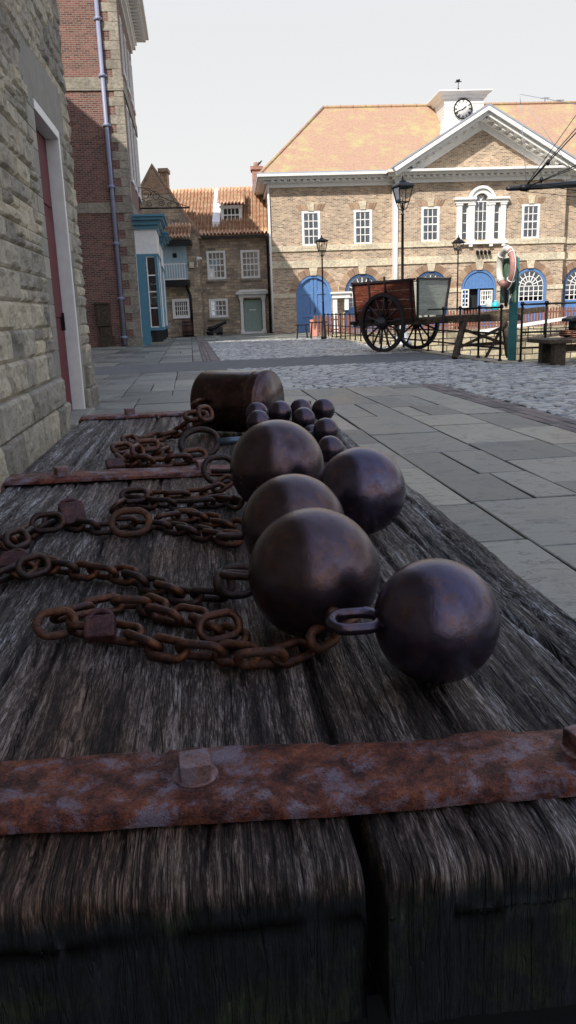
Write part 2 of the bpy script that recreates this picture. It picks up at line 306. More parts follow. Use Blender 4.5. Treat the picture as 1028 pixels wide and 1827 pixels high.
def ballm(name, lo, mid, hi, sc=9):
    M = Mt(name, .3, .88, .6); a = M.noise(M.co(), sc, 6, .6, .3); b = M.noise(M.co(), sc * 4, 5, .7); d = M.vor(M.co(), sc * 9)
    c = M.ramp(a, [(.3, hexc(lo)), (.5, hexc(mid)), (.68, hexc(hi))]); c = M.mix(M.ramp(b, [(.52, 0.0), (.68, .7)]), c, hexc('#6a4c3e')); c = M.mix(M.ramp(M.noise(M.co(), sc * 1.7, 7, .7), [(.52, 0.0), (.66, .7)]), c, hexc(lo))
    M.base(c); M.rough(M.ramp(M.math('ADD', M.math('MULTIPLY', a, .5), M.math('MULTIPLY', b, .5)), [(.35, .15), (.65, .30)]))
    M.bump(M.math('ADD', M.math('MULTIPLY', b, .6), M.math('MULTIPLY', M.noise(M.co(), sc * 12, 6, .75), .5)), .45, .002); return M.m
ballm('ball_iron', '#342c34', '#524a5c', '#6e687c'); ballm('ball_brown', '#382b2b', '#50434a', '#675a66'); ballm('shot_iron', '#38323e', '#4a4250', '#5a5060', 20)
ballm('drum_iron', '#2c1f1f', '#443233', '#56423f', 7)
# rock-faced stone of the near wall
M = Mt('rock_stone', .85); r = M.rnd(); a = M.noise(M.co(), 3.2, 7, .65, .4); b = M.noise(M.co((1, 1, 1.4)), 11, 5, .7); x, y, z = M.xyz()
c = M.ramp(M.math('ADD', M.math('MULTIPLY', r, .45), M.math('MULTIPLY', a, .55)), [(.2, hexc('#7c766a')), (.42, hexc('#9c9486')), (.6, hexc('#b6ab97')), (.8, hexc('#c9bb9e'))])
c = M.mix(M.ramp(b, [(.52, 0.0), (.7, .6)]), c, hexc('#4a463f'))
c = M.mix(M.ramp(M.noise(M.co(), 1.3, 6, .7, .8), [(.52, 0.0), (.68, .65)]), c, hexc('#4f4c46'))
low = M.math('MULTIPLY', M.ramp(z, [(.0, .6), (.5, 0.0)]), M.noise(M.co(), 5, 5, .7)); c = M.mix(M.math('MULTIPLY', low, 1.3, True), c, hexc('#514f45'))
M.base(c); M.bump(M.math('ADD', a, M.math('MULTIPLY', M.noise(M.co(), 28, 6, .75), .7)), .9, .02)
M = Mt('smooth_stone', .8); r = M.rnd(); M.base(M.ramp(M.math('ADD', M.math('MULTIPLY', r, .5), M.math('MULTIPLY', M.noise(M.co(), 4, 6, .65), .5)), [(.25, hexc('#75736a')), (.55, hexc('#969185')), (.8, hexc('#aba392'))])); M.bump(M.noise(M.co(), 30, 5), .35, .006)
M = Mt('mortar', .95); M.base(M.ramp(M.noise(M.co(), 12, 5), [(.3, hexc('#857c69')), (.7, hexc('#a0967f'))])); M.bump(M.noise(M.co(), 70, 4), .5, .006)
M = Mt('water', .12); M.base(hexc('#2a3430')); M.bump(M.noise(M.co((1, 2, 1)), 3, 4), .3, .03)
M = Mt('cart_red', .55); g = M.noise(M.co((3, 3, 16)), 2, 6, .7); M.base(M.ramp(g, [(.3, hexc('#2c110d')), (.5, hexc('#64301f')), (.7, hexc('#84503c'))])); M.bump(g, .4, .01)
M = Mt('cart_grey', .6); g = M.noise(M.co((2, 2, 14)), 2, 6, .7); M.base(M.ramp(g, [(.3, hexc('#767a72')), (.5, hexc('#969a90')), (.72, hexc('#a9aca2'))])); M.bump(g, .4, .01)
M = Mt('old_wood', .7); g = M.noise(M.co((5, 5, 5)), 3, 7, .7); M.base(M.ramp(g, [(.3, hexc('#1d1712')), (.5, hexc('#3e3226')), (.7, hexc('#6a5942'))])); M.bump(g, .5, .01)
M = Mt('wheel_wood', .5); g = M.noise(M.co(), 12, 5, .7); M.base(M.ramp(g, [(.3, hexc('#131013')), (.7, hexc('#2f262a'))])); M.bump(g, .4, .01)
M = Mt('board_green', .7); g = M.noise(M.co((14, 14, 2)), 2, 6, .7); M.base(M.ramp(g, [(.3, hexc('#23392f')), (.5, hexc('#4a6a58')), (.7, hexc('#7c9484'))])); M.bump(g, .4, .01)
paint('post_teal', '#357e80', .5, .25); paint('picket_brown', '#8a5a48', .7, .4, 9); paint('ring_pink', '#b5837c', .6, .3, 8); paint('ring_white', '#d9d2c8', .6, .2, 8)
G = MATS
# ================================================================== GROUND
GF = Fr(0, 0, 6.4)
def struct(o): o['kind'] = 'structure'; return o
def placeF(o, fr): o.rotation_euler = (0, 0, fr.a); o.location = fr.o + Vector((0, 0, o.location.z)); return o
DX0, DY0, DY1 = 6.45, 15.55, 38.0
m = MB()
def flat(m, x0, x1, y0, y1, z, mi=0): m.add([(x0, y0, z), (x1, y0, z), (x1, y1, z), (x0, y1, z)], [(0, 1, 2, 3)], mi)
flat(m, -400, DX0, -400, 900, -.016); flat(m, DX0, 60, -400, DY0, -.016); flat(m, DX0, 60, DY1, 900, -.016); flat(m, 60, 400, -400, 900, -.016)
placeF(struct(m.build('ground', G['joint_earth'])), GF)
def slabs(m, x0, x1, y0, y1, widths, lr, gap=.014, zt=0.0, jit=.008, inset=.006, zj=.003, thick=.03):
    x = x0; i = 0
    while x < x1 - .02:
        w = min(widths[i % len(widths)] * (1 if len(widths) > 3 else random.uniform(.92, 1.1)), x1 - x); i += 1
        if x1 - (x + w) < .12: w = x1 - x
        y = y0 - random.uniform(0, lr[0] * .5)
        while y < y1 - .01:
            l = random.uniform(*lr); 
            if y1 - (y + l) < lr[0] * .4: l = y1 - y
            a, b, c, d = x + gap / 2, x + w - gap / 2, y + gap / 2, min(y + l, y1) - gap / 2
            parts = [(a, b, c, d)]
            if lr[0] > .5 and w > .6 and random.random() < .16: mid = a + (b - a) * random.uniform(.4, .6); parts = [(a, mid - gap / 2, c, d), (mid + gap / 2, b, c, d)]
            for (a, b, c, d) in parts:
                z = zt + random.uniform(-zj, zj); j = lambda: random.uniform(-jit, jit); tz = lambda: random.uniform(-zj, zj) * .6
                P = [(a + j(), c + j()), (b + j(), c + j()), (b + j(), d + j()), (a + j(), d + j())]; q = []
                cx, cy = (a + b) / 2, (c + d) / 2
                for (px, py) in P: q.append((px + inset * (1 if px < cx else -1), py + inset * (1 if py < cy else -1), z + tz()))
                v = [(px, py, zt - thick) for px, py in P] + [(px, py, z - inset * .7) for px, py in P] + q
                f = [(8, 9, 10, 11)] + [(k, (k + 1) % 4, (k + 1) % 4 + 4, k + 4) for k in range(4)] + [(k + 4, (k + 1) % 4 + 4, (k + 1) % 4 + 8, k + 8) for k in range(4)]
                m.add(v, f)
            y += l
        x += w
m = MB()
slabs(m, -3.3, 3.31, .6, 11.65, [.62, .66, .6, .63, .79, .70, .86, .67, .62, .56], (.75, 1.35))
slabs(m, -9.0, .25, 11.65, 16.9, [.7, .62, .8], (.8, 1.3))
slabs(m, -9.0, .25, 20.5, 46, [.9, .75, 1.0], (1.0, 1.6), gap=.02)
slabs(m, .25, DX0 - .1, 36.5, 52, [1.0], (1.0, 1.6), gap=.02); slabs(m, DX0 - .1, 30, 38.6, 50, [1.2], (1.2, 2), gap=.02)
placeF(struct(m.build('pavement', G['flagstone'])), GF)
m = MB()
def bricks_strip(m, x0, x1, y0, y1, bw, bl, alongx=False):
    slabs(m, x0, x1, y0, y1, [bw] if not alongx else [bw, bw, bw, bw], (bl * .97, bl * 1.03), gap=.009, jit=.002, inset=.004, zj=.0025)
bricks_strip(m, 3.31, 3.66, 1, 11.65, .115, .23); bricks_strip(m, .25, .67, 11.65, 16.9, .105, .22); bricks_strip(m, .25, .67, 20.5, 44, .105, .22)
bricks_strip(m, 3.66, 9.0, 1, 5.6, .115, .23)
placeF(struct(m.build('brick_strip', G['strip_brick'])), GF)
m = MB(); m.add([(x, y, -.004 + .0) for y in (16.93, 20.47) for x in (-12, DX0 - .12)], [(0, 1, 3, 2)])
placeF(struct(m.build('crossing_band', G['asphalt'])), GF)
m = MB()
def setts(m, x0, x1, y0, y1, bx=.21, by=.115):
    y = y0; row = 0
    while y < y1:
        x = x0 - random.uniform(0, bx); ry = by * random.uniform(.85, 1.2)
        while x < x1:
            w = bx * random.uniform(.7, 1.25); a, b, c, d = max(x, x0) + .009, min(x + w, x1) - .009, y + .009, y + ry - .009
            if b - a > .04:
                z = random.uniform(-.004, .014); i1 = .016; i2 = .045
                tx, ty = random.uniform(-.1, .1), random.uniform(-.12, .12); cx, cy = (a + b) / 2, (c + d) / 2
                v = [(a, c, -.03), (b, c, -.03), (b, d, -.03), (a, d, -.03)]
                for k, (ii, dz) in enumerate(((.0, -.016), (i1, 0.0))):
                    for (px, py) in ((a + ii, c + ii), (b - ii, c + ii), (b - ii, d - ii), (a + ii, d - ii)):
                        px += random.uniform(-.005, .005); py += random.uniform(-.005, .005)
                        v.append((px, py, z + dz + tx * (px - cx) + ty * (py - cy)))
                v.append((cx, cy, z + .007))
                f = [(k, (k + 1) % 4, (k + 1) % 4 + 4, k + 4) for k in range(4)] + [(k + 4, (k + 1) % 4 + 4, (k + 1) % 4 + 8, k + 8) for k in range(4)] + [(8 + k, 8 + (k + 1) % 4, 12) for k in range(4)]
                m.add(v, f, 0, False)
            x += w
        y += ry; row += 1
setts(m, .67, 9.5, 11.67, DY0 - .42); setts(m, .67, DX0 - .45, DY0 - .42, 16.9)
setts(m, 3.66, 9.5, 5.6, 11.65); setts(m, .67, DX0 - .45, 20.5, 36.4, .24, .13)
placeF(struct(m.build('setts', G['sett_stone'])), GF)
# dock basin: coping, walls and water
m = MB()
m.box(DX0 - .42, DX0, DY0 - .4, DY1 + .5, -3.2, .015); m.box(DX0 + .002, 59, DY0 - .4, DY0, -3.2, .013); m.box(DX0 + .002, 59, DY1, DY1 + .45, -3.2, .06)
tag(placeF(m.build('dock_wall', G['quay_stone']), GF), 'sunlit yellow stone wall of the dock basin below the quay railings', 'wall')
m = MB(); flat(m, DX0, 60, DY0, DY1, -2.3); placeF(struct(m.build('water', G['water'])), GF)

# ================================================================== TIMBER BENCH IN FRONT
ZB = .68; BF = Fr(0, 0, 5.6); BROT = BF.a
bench = thing('bench', 'long weathered timber bench in the foreground with rusty iron straps, carrying balls and chains', 'bench', (0, 0, 0), BROT)
def plank(u0, u1, v0, v1, seed, cracks, nx=120, ny=270, taper=0.0):
    th = .15; e = .05
    s = np.concatenate([[-th, -th * .5, -.03, -.012], np.linspace(0, u1 - u0, nx), [u1 - u0 + .012, u1 - u0 + .03, u1 - u0 + th * .5, u1 - u0 + th]])
    L = v1 - v0; tt = L * (np.linspace(0, 1, ny) ** 1.55)
    t = np.concatenate([[-th, -.12, -.1, -.08, -.06, -.045, -.03, -.018, -.008], tt, [L + .02, L + th]])
    Sg, Tg = np.meshgrid(s, t); Wd = u1 - u0
    ds = np.where(Sg < 0, -Sg, np.where(Sg > Wd, Sg - Wd, 0)); dt = np.where(Tg < 0, -Tg, np.where(Tg > L, Tg - L, 0))
    x = np.clip(Sg, 0, Wd); y = np.clip(Tg, 0, L)
    top = (ds == 0) & (dt == 0)
    h = -(np.maximum(ds, dt))
    din = np.minimum(np.minimum(x, Wd - x), 10); r = .011 * (1 + .7 * fbm(y * 9 + seed, seed + 0 * y, 3)); q = np.clip(1 - din / r, 0, 1); h = h - r * (1 - np.sqrt(1 - q ** 2)) * (h > -.04)
    rf = .022 * (1 + .5 * fbm(x * 25 + seed, 3 + 0 * x, 2)); q = np.clip(1 - y / rf, 0, 1); h = h - rf * (1 - np.sqrt(1 - q ** 2)) * (Tg >= -.04) * .7
    gr = fbm(x * 95 + seed * 3, y * 2.6, 4); gr2 = fbm(x * 260 + seed, y * 8 + 5, 3)
    rel = np.where(gr < -.05, (gr + .05) * .012, 0) + gr2 * .0022 + fbm(x * 7, y * 2 + seed, 2) * .006
    for (ca, cb, yc0, yc1, dep, wid) in cracks:
        uu = ca + (cb - ca) * (y - yc0) / (yc1 - yc0) + .006 * fbm(y * 7 + ca * 50, 0 * y + seed, 3)
        fade = np.clip((y - yc0) / .05, 0, 1) * np.clip((yc1 - y) / .12, 0, 1)
        rel = rel - dep * fade * np.exp(-((x - uu) / wid) ** 2)
    h = h + rel * (ds == 0) * (dt == 0)
    # end face roughness
    y = y + np.where(Tg < 0, fbm(x * 60 + seed, Tg * 2, 3) * .003 + .008 * np.clip((-Tg) / .06, 0, 1) * fbm(x * 6 + seed, Tg * 4, 2), 0)
    x = x + np.where(ds > 0, fbm(y * 5 + seed, ds * 20, 3) * .006, 0)
    x = x + taper * np.exp(-np.clip(y, 0, 9) / .09) * np.clip(1 - x / .05, 0, 1)
    P = np.stack([u0 + x, v0 + y, ZB + h], -1)
    m = MB(); m.grid(P)
    c = len(s); 
    for i in range(len(t) - 1):
        if False:
            for j in range(c - 1): m.m[i * (c - 1) + j] = 1
    return m.build('plank', [G['weathered_timber'], G['end_timber']], bench)
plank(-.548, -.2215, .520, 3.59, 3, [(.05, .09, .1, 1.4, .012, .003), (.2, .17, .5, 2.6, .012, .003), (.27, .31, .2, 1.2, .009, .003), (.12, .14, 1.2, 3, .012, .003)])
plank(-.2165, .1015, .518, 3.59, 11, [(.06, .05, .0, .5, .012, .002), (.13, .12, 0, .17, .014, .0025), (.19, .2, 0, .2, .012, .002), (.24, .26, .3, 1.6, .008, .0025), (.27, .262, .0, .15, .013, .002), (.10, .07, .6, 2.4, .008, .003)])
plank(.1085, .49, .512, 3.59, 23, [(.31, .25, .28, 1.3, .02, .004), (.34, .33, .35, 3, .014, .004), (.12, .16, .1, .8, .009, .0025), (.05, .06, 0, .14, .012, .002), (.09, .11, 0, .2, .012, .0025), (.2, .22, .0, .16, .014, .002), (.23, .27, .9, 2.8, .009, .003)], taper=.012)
MB().box(.088, .122, .66, 3.55, ZB - .06, ZB - .014).build('packing_strip', G['weathered_timber'], bench); MB().box(-.235, -.207, .54, 3.55, ZB - .06, ZB - .014).build('packing_strip', G['weathered_timber'], bench)
for (u, v) in ((-.45, .75), (.39, .75), (-.45, 3.3), (.39, 3.3)):
    MB().box(u - .08, u + .08, v - .08, v + .08, -.01, ZB - .155).build('leg', G['old_wood'], bench, bevel=.008)
MB().box(-.50, .44, .545, .70, ZB - .6, ZB - .152).build('gap_shade_block', G['black_paint'], bench); m = MB(); m.box(-.5, .44, .68, .82, ZB - .30, ZB - .156); m.box(-.5, .44, 3.22, 3.36, ZB - .3, ZB - .156); m.build('crosspiece', G['old_wood'], bench, bevel=.006)  # black block added under the planks so the gap between them reads as shade
def strap(va, vb, w, th, bolts, seed, u0=-.548, u1=.49, lift=.003, drop=.10, lab=None):
    nu = 150; nv = 14
    us = np.concatenate([[u0 - .006] * 3, np.linspace(u0, u1, nu), [u1 + .006] * 3]); dr = np.concatenate([[-drop, -drop * .5, -.006], np.zeros(nu), [-.006, -drop * .5, -drop]])
    cs = [(-.5, 0), (-.5, .55), (-.46, .92), (-.40, 1.0), (-.3, 1), (-.18, 1), (-.05, 1), (.1, 1), (.22, 1), (.34, 1), (.42, .99), (.47, .9), (.5, .5), (.5, 0)]
    P = np.zeros((len(us), len(cs), 3))
    for j, (a, b) in enumerate(cs):
        f = fbm(us * 9 + seed, 0 * us + (3 if a < 0 else 8), 4) * .0055 * (abs(a) > .35)
        rel = (fbm(us * 22 + seed, 0 * us + a * 5, 4) * .003 + (-.004 if abs(a) > .38 else 0) * (vn(us * 16 + seed, us * 0 + (1 if a < 0 else 6)) > .0)) * (b > .8)
        vc = va + (vb - va) * (us - u0) / (u1 - u0)
        P[:, j, 0] = us + np.where(dr < -.003, (b - .5) * th * np.where(us < 0, -1, 1), 0)
        P[:, j, 1] = vc + a * w + f
        P[:, j, 2] = ZB + lift + np.where(dr < -.003, dr, b * th + rel + fbm(us * 2.5 + seed, 0 * us, 2) * .003)
    m = MB(); m.grid(P); o = m.build('strap', G['strap_rust'], bench)
    if lab: o['label'] = lab
    for (u, sz, rt) in bolts:
        vc = va + (vb - va) * (u - u0) / (u1 - u0); b = MB(); c_, s_ = math.cos(rt) * sz / 2, math.sin(rt) * sz / 2
        b.obox((u, vc, ZB + lift + th + sz * .30), (c_, s_, 0), (-s_, c_, 0), (0, 0.0, sz * .32)); b.lathe([(sz * .78, 0), (sz * .72, .0025)], (u, vc, ZB + lift + th - .001), 20)
        b.build('bolt', G['bolt_rust'], o, bevel=.004)
lu = lambda px, py, z=ZB: BF.g(px, py, z)
b1 = lu(348, 1395, ZB + .02); b2 = lu(1030, 1345, ZB + .02)
strap(.660, .614, .098, .016, [(b1[0], .028, .1), (b2[0] + .012, .030, .3)], 5, lab='broad rusty strap across the near end of the bench')
b3 = lu(120, 848); b4 = lu(363, 842)
strap(2.155, 2.135, .10, .013, [(b3[0], .036, .5), (b4[0], .034, .2)], 40, lab='rusty strap across the middle of the bench')
b5 = lu(235, 741); strap(3.52, 3.50, .09, .012, [(b5[0], .04, .3), (.44, .04, .2)], 70, lab='dark strap at the far end of the bench')

# ================================================================== BALLS, CHAINS
def ball(name, px, py, rp, mat, label, group=None, fixr=None, seg=64):
    q = ray(px, py); l = q.length; k = rp * F / l * l / F / 1.0
    sr = rp * F / l / F * 1.0                      # radius per unit of t*F
    R_ = lambda t: t * rp * 1.0 * (F / l) * (l / F)
    t = (CH - ZB) / (-q.z + rp); r = t * rp
    if fixr: r = fixr; t = (CH - ZB - r) / (-q.z)
    c = CP + q * t
    m = MB(); pr = [(max(r * math.sin(math.pi * i / 32), 1e-4), -r * math.cos(math.pi * i / 32)) for i in range(33)]; m.lathe(pr, n=seg)
    o = m.build(name, G[mat]); o.location = c; tag(o, label, 'cannonball' if fixr or rp < 30 else 'iron ball', group); o['_r'] = r
    return o, c, r
gb = 'big iron balls with chains'; gs = 'small iron shot piled at the far end of the bench'
Bs = {}
for k, a in dict(b5=(778, 1107, 111, 'ball_iron', 'iron ball at the right, nearest the bench edge, its eye ring facing left'),
                 b4=(560, 1022, 117, 'ball_brown', 'largest-looking iron ball in the middle of the bench, behind the nearest chain'),
                 b3=(524, 938, 93, 'ball_brown', 'iron ball mostly hidden behind the largest-looking ball'),
                 b2=(645, 876, 78.5, 'ball_iron', 'iron ball by the right edge of the bench, behind the middle balls'),
                 b1=(494.5, 833, 84, 'ball_brown', 'farthest big iron ball, just in front of the small shot')).items():
    o, c, r = ball('iron_ball', a[0], a[1], a[2], a[3], a[4], gb); Bs[k] = (o, c, r)
smalls = [(458, 738, 'small iron shot at the left back, against the drum'), (461, 753, 'small iron shot at the left front, just over the far big ball'), (500, 736, 'small iron shot in front of the face of the drum'),
          (537, 731, 'small iron shot at the back of the cluster, half hidden in the middle'), (542, 748, 'small iron shot in the middle front of the cluster'), (577, 731, 'small iron shot at the back right of the cluster'),
          (581.5, 768, 'small iron shot at the front right of the cluster'), (589, 802, 'small iron shot nearest the camera, peeping between two big balls')]
for (x, y, lab), D in zip(smalls, (2.62, 2.5, 2.58, 2.75, 2.55, 2.65, 2.42, 2.2)):
    o, c, r = ball('iron_shot', x, y, 21, 'shot_iron', lab, gs, fixr=.039, seg=32); q = ray(x, y); o.location = CP + q * (D / F)
for x, y, lab in ((482, 776, 'small iron shot low at the left of the pile, behind the far big ball'), (521, 775, 'small iron shot low in the middle of the pile, under the others'), (556, 779, 'small iron shot low at the right of the pile, under the others')): ball('iron_shot', x, y, 21, 'shot_iron', lab, gs, fixr=.039, seg=32)

def link_mesh(L, Wd, r, open_=0, nb=12, tw=0.0):
    pts = []; R = Wd / 2 - r; s = L / 2 - r - R
    for i in range(nb + 1): a = -math.pi / 2 + math.pi * i / nb; pts.append((s + R * math.cos(a), R * math.sin(a), 0))
    for i in range(nb + 1): a = math.pi / 2 + math.pi * i / nb; pts.append((-s + R * math.cos(a), R * math.sin(a), 0))
    rr = [r * random.uniform(.92, 1.06) for _ in pts]
    m = MB(); m.tube(pts, rr, 10, closed=True); return m
LM = {}
def get_link(L, Wd, r, mat):
    k = (round(L, 4), round(Wd, 4), round(r, 4), mat)
    if k not in LM:
        o = link_mesh(L, Wd, r).build('link', G[mat]); LM[k] = o.data; bpy.data.objects.remove(o)
    return LM[k]
def resample(P, step):
    out = [P[0].copy()]; T = []; acc = 0
    for a, b in zip(P[:-1], P[1:]):
        d = (b - a).length; pos = step - acc
        while pos <= d: out.append(a.lerp(b, pos / d)); pos += step
        acc = d - (pos - step)
    return out
def mat_from(t, phi, c):
    t = t.normalized(); side = Vector((0, 0, 1)).cross(t).normalized(); upv = t.cross(side)
    Y = side * math.cos(phi) + upv * math.sin(phi); Z = t.cross(Y); M_ = Matrix((t, Y, Z)).transposed().to_4x4(); M_.translation = c; return M_
def chain(pts, label, L=.068, Wd=.037, r=.0058, mat='chain_rust', alt=None, zs=None, phi0=.6, extra=(), group='rusty chains on the bench'):
    "pts: where the photo shows the chain lying, taken down to the bench top; optional third value = height above it"
    P = [hz(p[0], p[1], ZB + .012 + (p[2] if len(p) > 2 else 0)) for p in pts]
    C = resample(P, L - 4 * r + .001); p0 = C[0].copy(); p0.z = ZB
    root = thing('chain', label, 'chain', p0, 0, group)
    for i, c in enumerate(C):
        t = (C[min(i + 1, len(C) - 1)] - C[max(i - 1, 0)])
        ph = (phi0 if i % 2 else -phi0 - .25) + random.uniform(-.22, .22)
        hh = abs(math.sin(ph)) * (Wd / 2 - r) + r; base = c.z - (ZB + .012)
        c2 = Vector((c.x + random.uniform(-.002, .002), c.y + random.uniform(-.002, .002), ZB + base + hh + .001))
        o = bpy.data.objects.new('link', get_link(L, Wd, r, (alt if alt and random.random() < .3 else mat))); COL.objects.link(o); o.parent = root
        M_ = mat_from(t, ph, c2 - p0); o.matrix_local = M_
    for (px, py, h, L2, W2, r2, az, phi, mt) in extra:
        c = hz(px, py, ZB + h); o = bpy.data.objects.new('ring', get_link(L2, W2, r2, mt)); COL.objects.link(o); o.parent = root
        o.matrix_local = mat_from(Vector((math.cos(az), math.sin(az), 0)), phi, c - p0)
    return root
def padlock(px, py, w, h, az, label, mat='lock_rust', tilt=.5):
    c = hz(px, py, ZB + .016); root = thing('padlock', label, 'padlock', (c.x, c.y, ZB), az, 'rusty padlocks on the chains')
    m = MB(); ct, st = math.cos(tilt), math.sin(tilt)
    m.obox((0, 0, h * .5 * st + .012), (w / 2, 0, 0), (0, h / 2 * ct, h / 2 * st), (0, -.011 * st, .011 * ct)); m.build('body', G[mat], root, bevel=.003)
    s = MB(); s.tube([(-w * .35 + w * .35 * (1 - math.cos(a)), (h / 2 + .010 * math.sin(a)) * ct, h * st + .012 + .010 * math.sin(a) * st) for a in [math.pi * i / 10 for i in range(11)]], .0045, 8); s.build('shackle', G[mat], root)
    return root
# nearest chain, two strands
chain([(165, 1130), (215, 1128), (250, 1144), (295, 1160), (331, 1168), (385, 1169), (430, 1172), (460, 1186), (500, 1170), (548, 1158), (580, 1148, .01)], 'nearest rusty chain, running from the padlock to the right-hand ball', L=.068, alt='orange_rust',
      extra=[(577, 1135, .028, .062, .036, .0063, .9, 1.1, 'orange_rust'), (612, 1098, .055, .060, .036, .0063, .9, .95, 'chain_rust')])
chain([(130, 1098), (165, 1088), (210, 1078), (268, 1080), (295, 1106), (330, 1098), (350, 1108), (388, 1128), (425, 1140), (450, 1150)], 'second strand of the nearest rusty chain, curving behind its padlock', L=.068, alt='orange_rust',
      extra=[(100, 1112, .022, .062, .048, .0058, .35, .75, 'orange_rust'), (392, 1118, .030, .066, .044, .0056, .5, 1.0, 'chain_rust'), (160, 1105, .018, .066, .038, .0056, .4, .3, 'chain_rust')])
padlock(180, 1130, .040, .032, .12, 'reddish rusty padlock on the nearest chain', tilt=.75)
# middle chain
chain([(10, 1030), (35, 1024), (58, 1006), (90, 1014), (121, 1018), (152, 1021), (192, 1029), (219, 1029), (250, 1043), (291, 1050), (322, 1065), (353, 1062), (380, 1068), (405, 1060)], 'middle rusty chain, running from the left edge to the largest-looking ball', L=.062, alt='chain_rust', mat='dark_chain',
      extra=[(400, 1040, .035, .055, .046, .0066, 1.2, 1.3, 'dark_chain'), (424, 1037, .037, .066, .054, .006, .2, 1.1, 'dark_chain'), (60, 1010, .03, .066, .042, .0058, .9, 1.0, 'dark_chain')])
padlock(24, 1008, .044, .036, -.1, 'dark rusty padlock at the left edge of the photo', tilt=.5)
chain([(6, 972), (22, 975), (45, 962), (60, 948), (85, 942), (105, 930), (150, 942), (185, 944), (215, 938), (268, 938), (304, 942), (340, 949), (371, 958), (403, 966), (432, 962)], 'third chain from the front, with a large orange ring in it', L=.062, alt='chain_rust', mat='dark_chain',
      extra=[(233, 932, .028, .088, .068, .007, .1, .8, 'orange_rust'), (85, 932, .028, .072, .05, .006, .2, .8, 'dark_chain'), (30, 962, .03, .066, .044, .0066, 1.2, 1.0, 'dark_chain')])
padlock(131, 930, .050, .052, .5, 'square rusty padlock on the chain with the large orange ring', tilt=.8)
chain([(300, 928), (335, 922), (370, 930), (405, 938), (432, 944)], 'short rusty strand lying behind the large orange ring, running to the balls', L=.062)
chain([(212, 906), (235, 893), (262, 900), (300, 902), (340, 903), (380, 900), (400, 892), (425, 902)], 'fourth chain from the front, lying just before the middle strap', L=.066, mat='dark_chain', alt='chain_rust',
      extra=[(240, 884, .03, .07, .046, .0062, .3, .7, 'dark_chain')])
chain([(250, 886), (291, 886), (331, 884), (371, 883), (400, 870, .01), (398, 858, .03)], 'short strand climbing from the fourth chain to a ring beside the far big ball', L=.066, mat='chain_rust',
      extra=[(392, 838, .045, .10, .08, .0075, .5, 1.15, 'dark_chain')])
# heap by the drum and the eye bolt
chain([(360, 752, .06), (340, 762, .04), (322, 775, .01), (298, 780), (270, 786), (245, 790), (228, 800), (250, 806), (280, 800), (300, 806), (276, 815), (250, 817), (226, 812), (215, 822), (240, 830), (272, 829), (300, 829), (330, 826)], 'heaped rusty chain linking the drum and the eye bolt', L=.085, Wd=.05, r=.0078, alt='orange_rust',
      extra=[(348, 812, .03, .085, .055, .0078, .6, .7, 'chain_rust'), (232, 786, .05, .085, .05, .0078, 1.2, .9, 'chain_rust'), (262, 795, .05, .085, .05, .0078, .4, .8, 'chain_rust'), (246, 806, .045, .085, .05, .0078, 1.4, 1.1, 'chain_rust'), (218, 800, .04, .085, .05, .0078, .9, .7, 'chain_rust'), (350, 742, .11, .09, .06, .0085, .3, .5, 'chain_rust'), (366, 738, .12, .08, .06, .008, 1.0, 1.2, 'chain_rust')])
padlock(206, 832, .05, .05, .3, 'stubby rusty padlock at the left end of the chain heap', tilt=.3)
# eye bolt: ring and bar
c = hz(357, 808, ZB + .02); eb = thing('eye_bolt', 'iron bar ending in a large round eye, lying behind the middle strap', 'eye bolt', (c.x, c.y, ZB))
m = MB(); R_ = .056; m.tube([(R_ * math.cos(a), R_ * math.sin(a) * .82, .05 + R_ * math.sin(a) * .62) for a in [2 * math.pi * i / 32 for i in range(32)]], .0095, 10, closed=True); m.build('eye', G['dark_chain'], eb)
m = MB(); m.tube([(R_ - .004, 0, .05), (R_ + .05, .01, .052), (R_ + .30, .05, .056)], [.013, .0115, .011], 12); m.build('bar', metal('blued_steel', '#59667a', .35, .7), eb)
# eyes on the balls
def eye(key, ang, zz, L=.058, Wd=.036, r=.0055, phi=.2):
    o, c, rr = Bs[key]; d = Vector((math.cos(ang), math.sin(ang), 0)); p = d * (rr + L * .32) + Vector((0, 0, zz))
    e = bpy.data.objects.new('eye', get_link(L, Wd, r, 'ball_iron' if key == 'b5' else 'dark_chain')); COL.objects.link(e); e.parent = o; e.matrix_local = mat_from(d, phi, p)
eye('b5', math.pi + .08, .006, L=.070, Wd=.050, r=.0070, phi=-.14); eye('b4', math.pi - .3, -.01); eye('b3', math.pi - .2, -.02); eye('b1', math.pi - .2, -.01)
# drum
dc = hz(372, 770, ZB); ax = Vector((math.cos(-.5), math.sin(-.5), 0)); r = .112; Ld = .27
drum = thing('iron_drum', 'dark rusty iron drum lying on its side at the far end of the bench', 'drum', (dc.x, dc.y, ZB), -.5)
m = MB(); m.lathe([(.001, -.004), (r * .9, -.003), (r * .97, .002), (r, .012), (r, Ld - .05), (r, Ld - .046), (r + .003, Ld - .044), (r + .003, Ld - .012), (r, Ld)], (0, 0, r + .004), 48, axis='x'); m.build('body', G['drum_iron'], drum)
m = MB(); m.lathe([(r * .95, Ld - .001), (r * .94, Ld + .003), (.001, Ld + .003)], (0, 0, r + .004), 48, axis='x'); m.build('end_plate', G['ball_brown'], drum)
e = bpy.data.objects.new('eye', get_link(.07, .05, .008, 'chain_rust')); COL.objects.link(e); e.parent = drum; e.matrix_local = mat_from(Vector((0, -1, .1)), .7, Vector((.05, -r - .014, r + .01)))
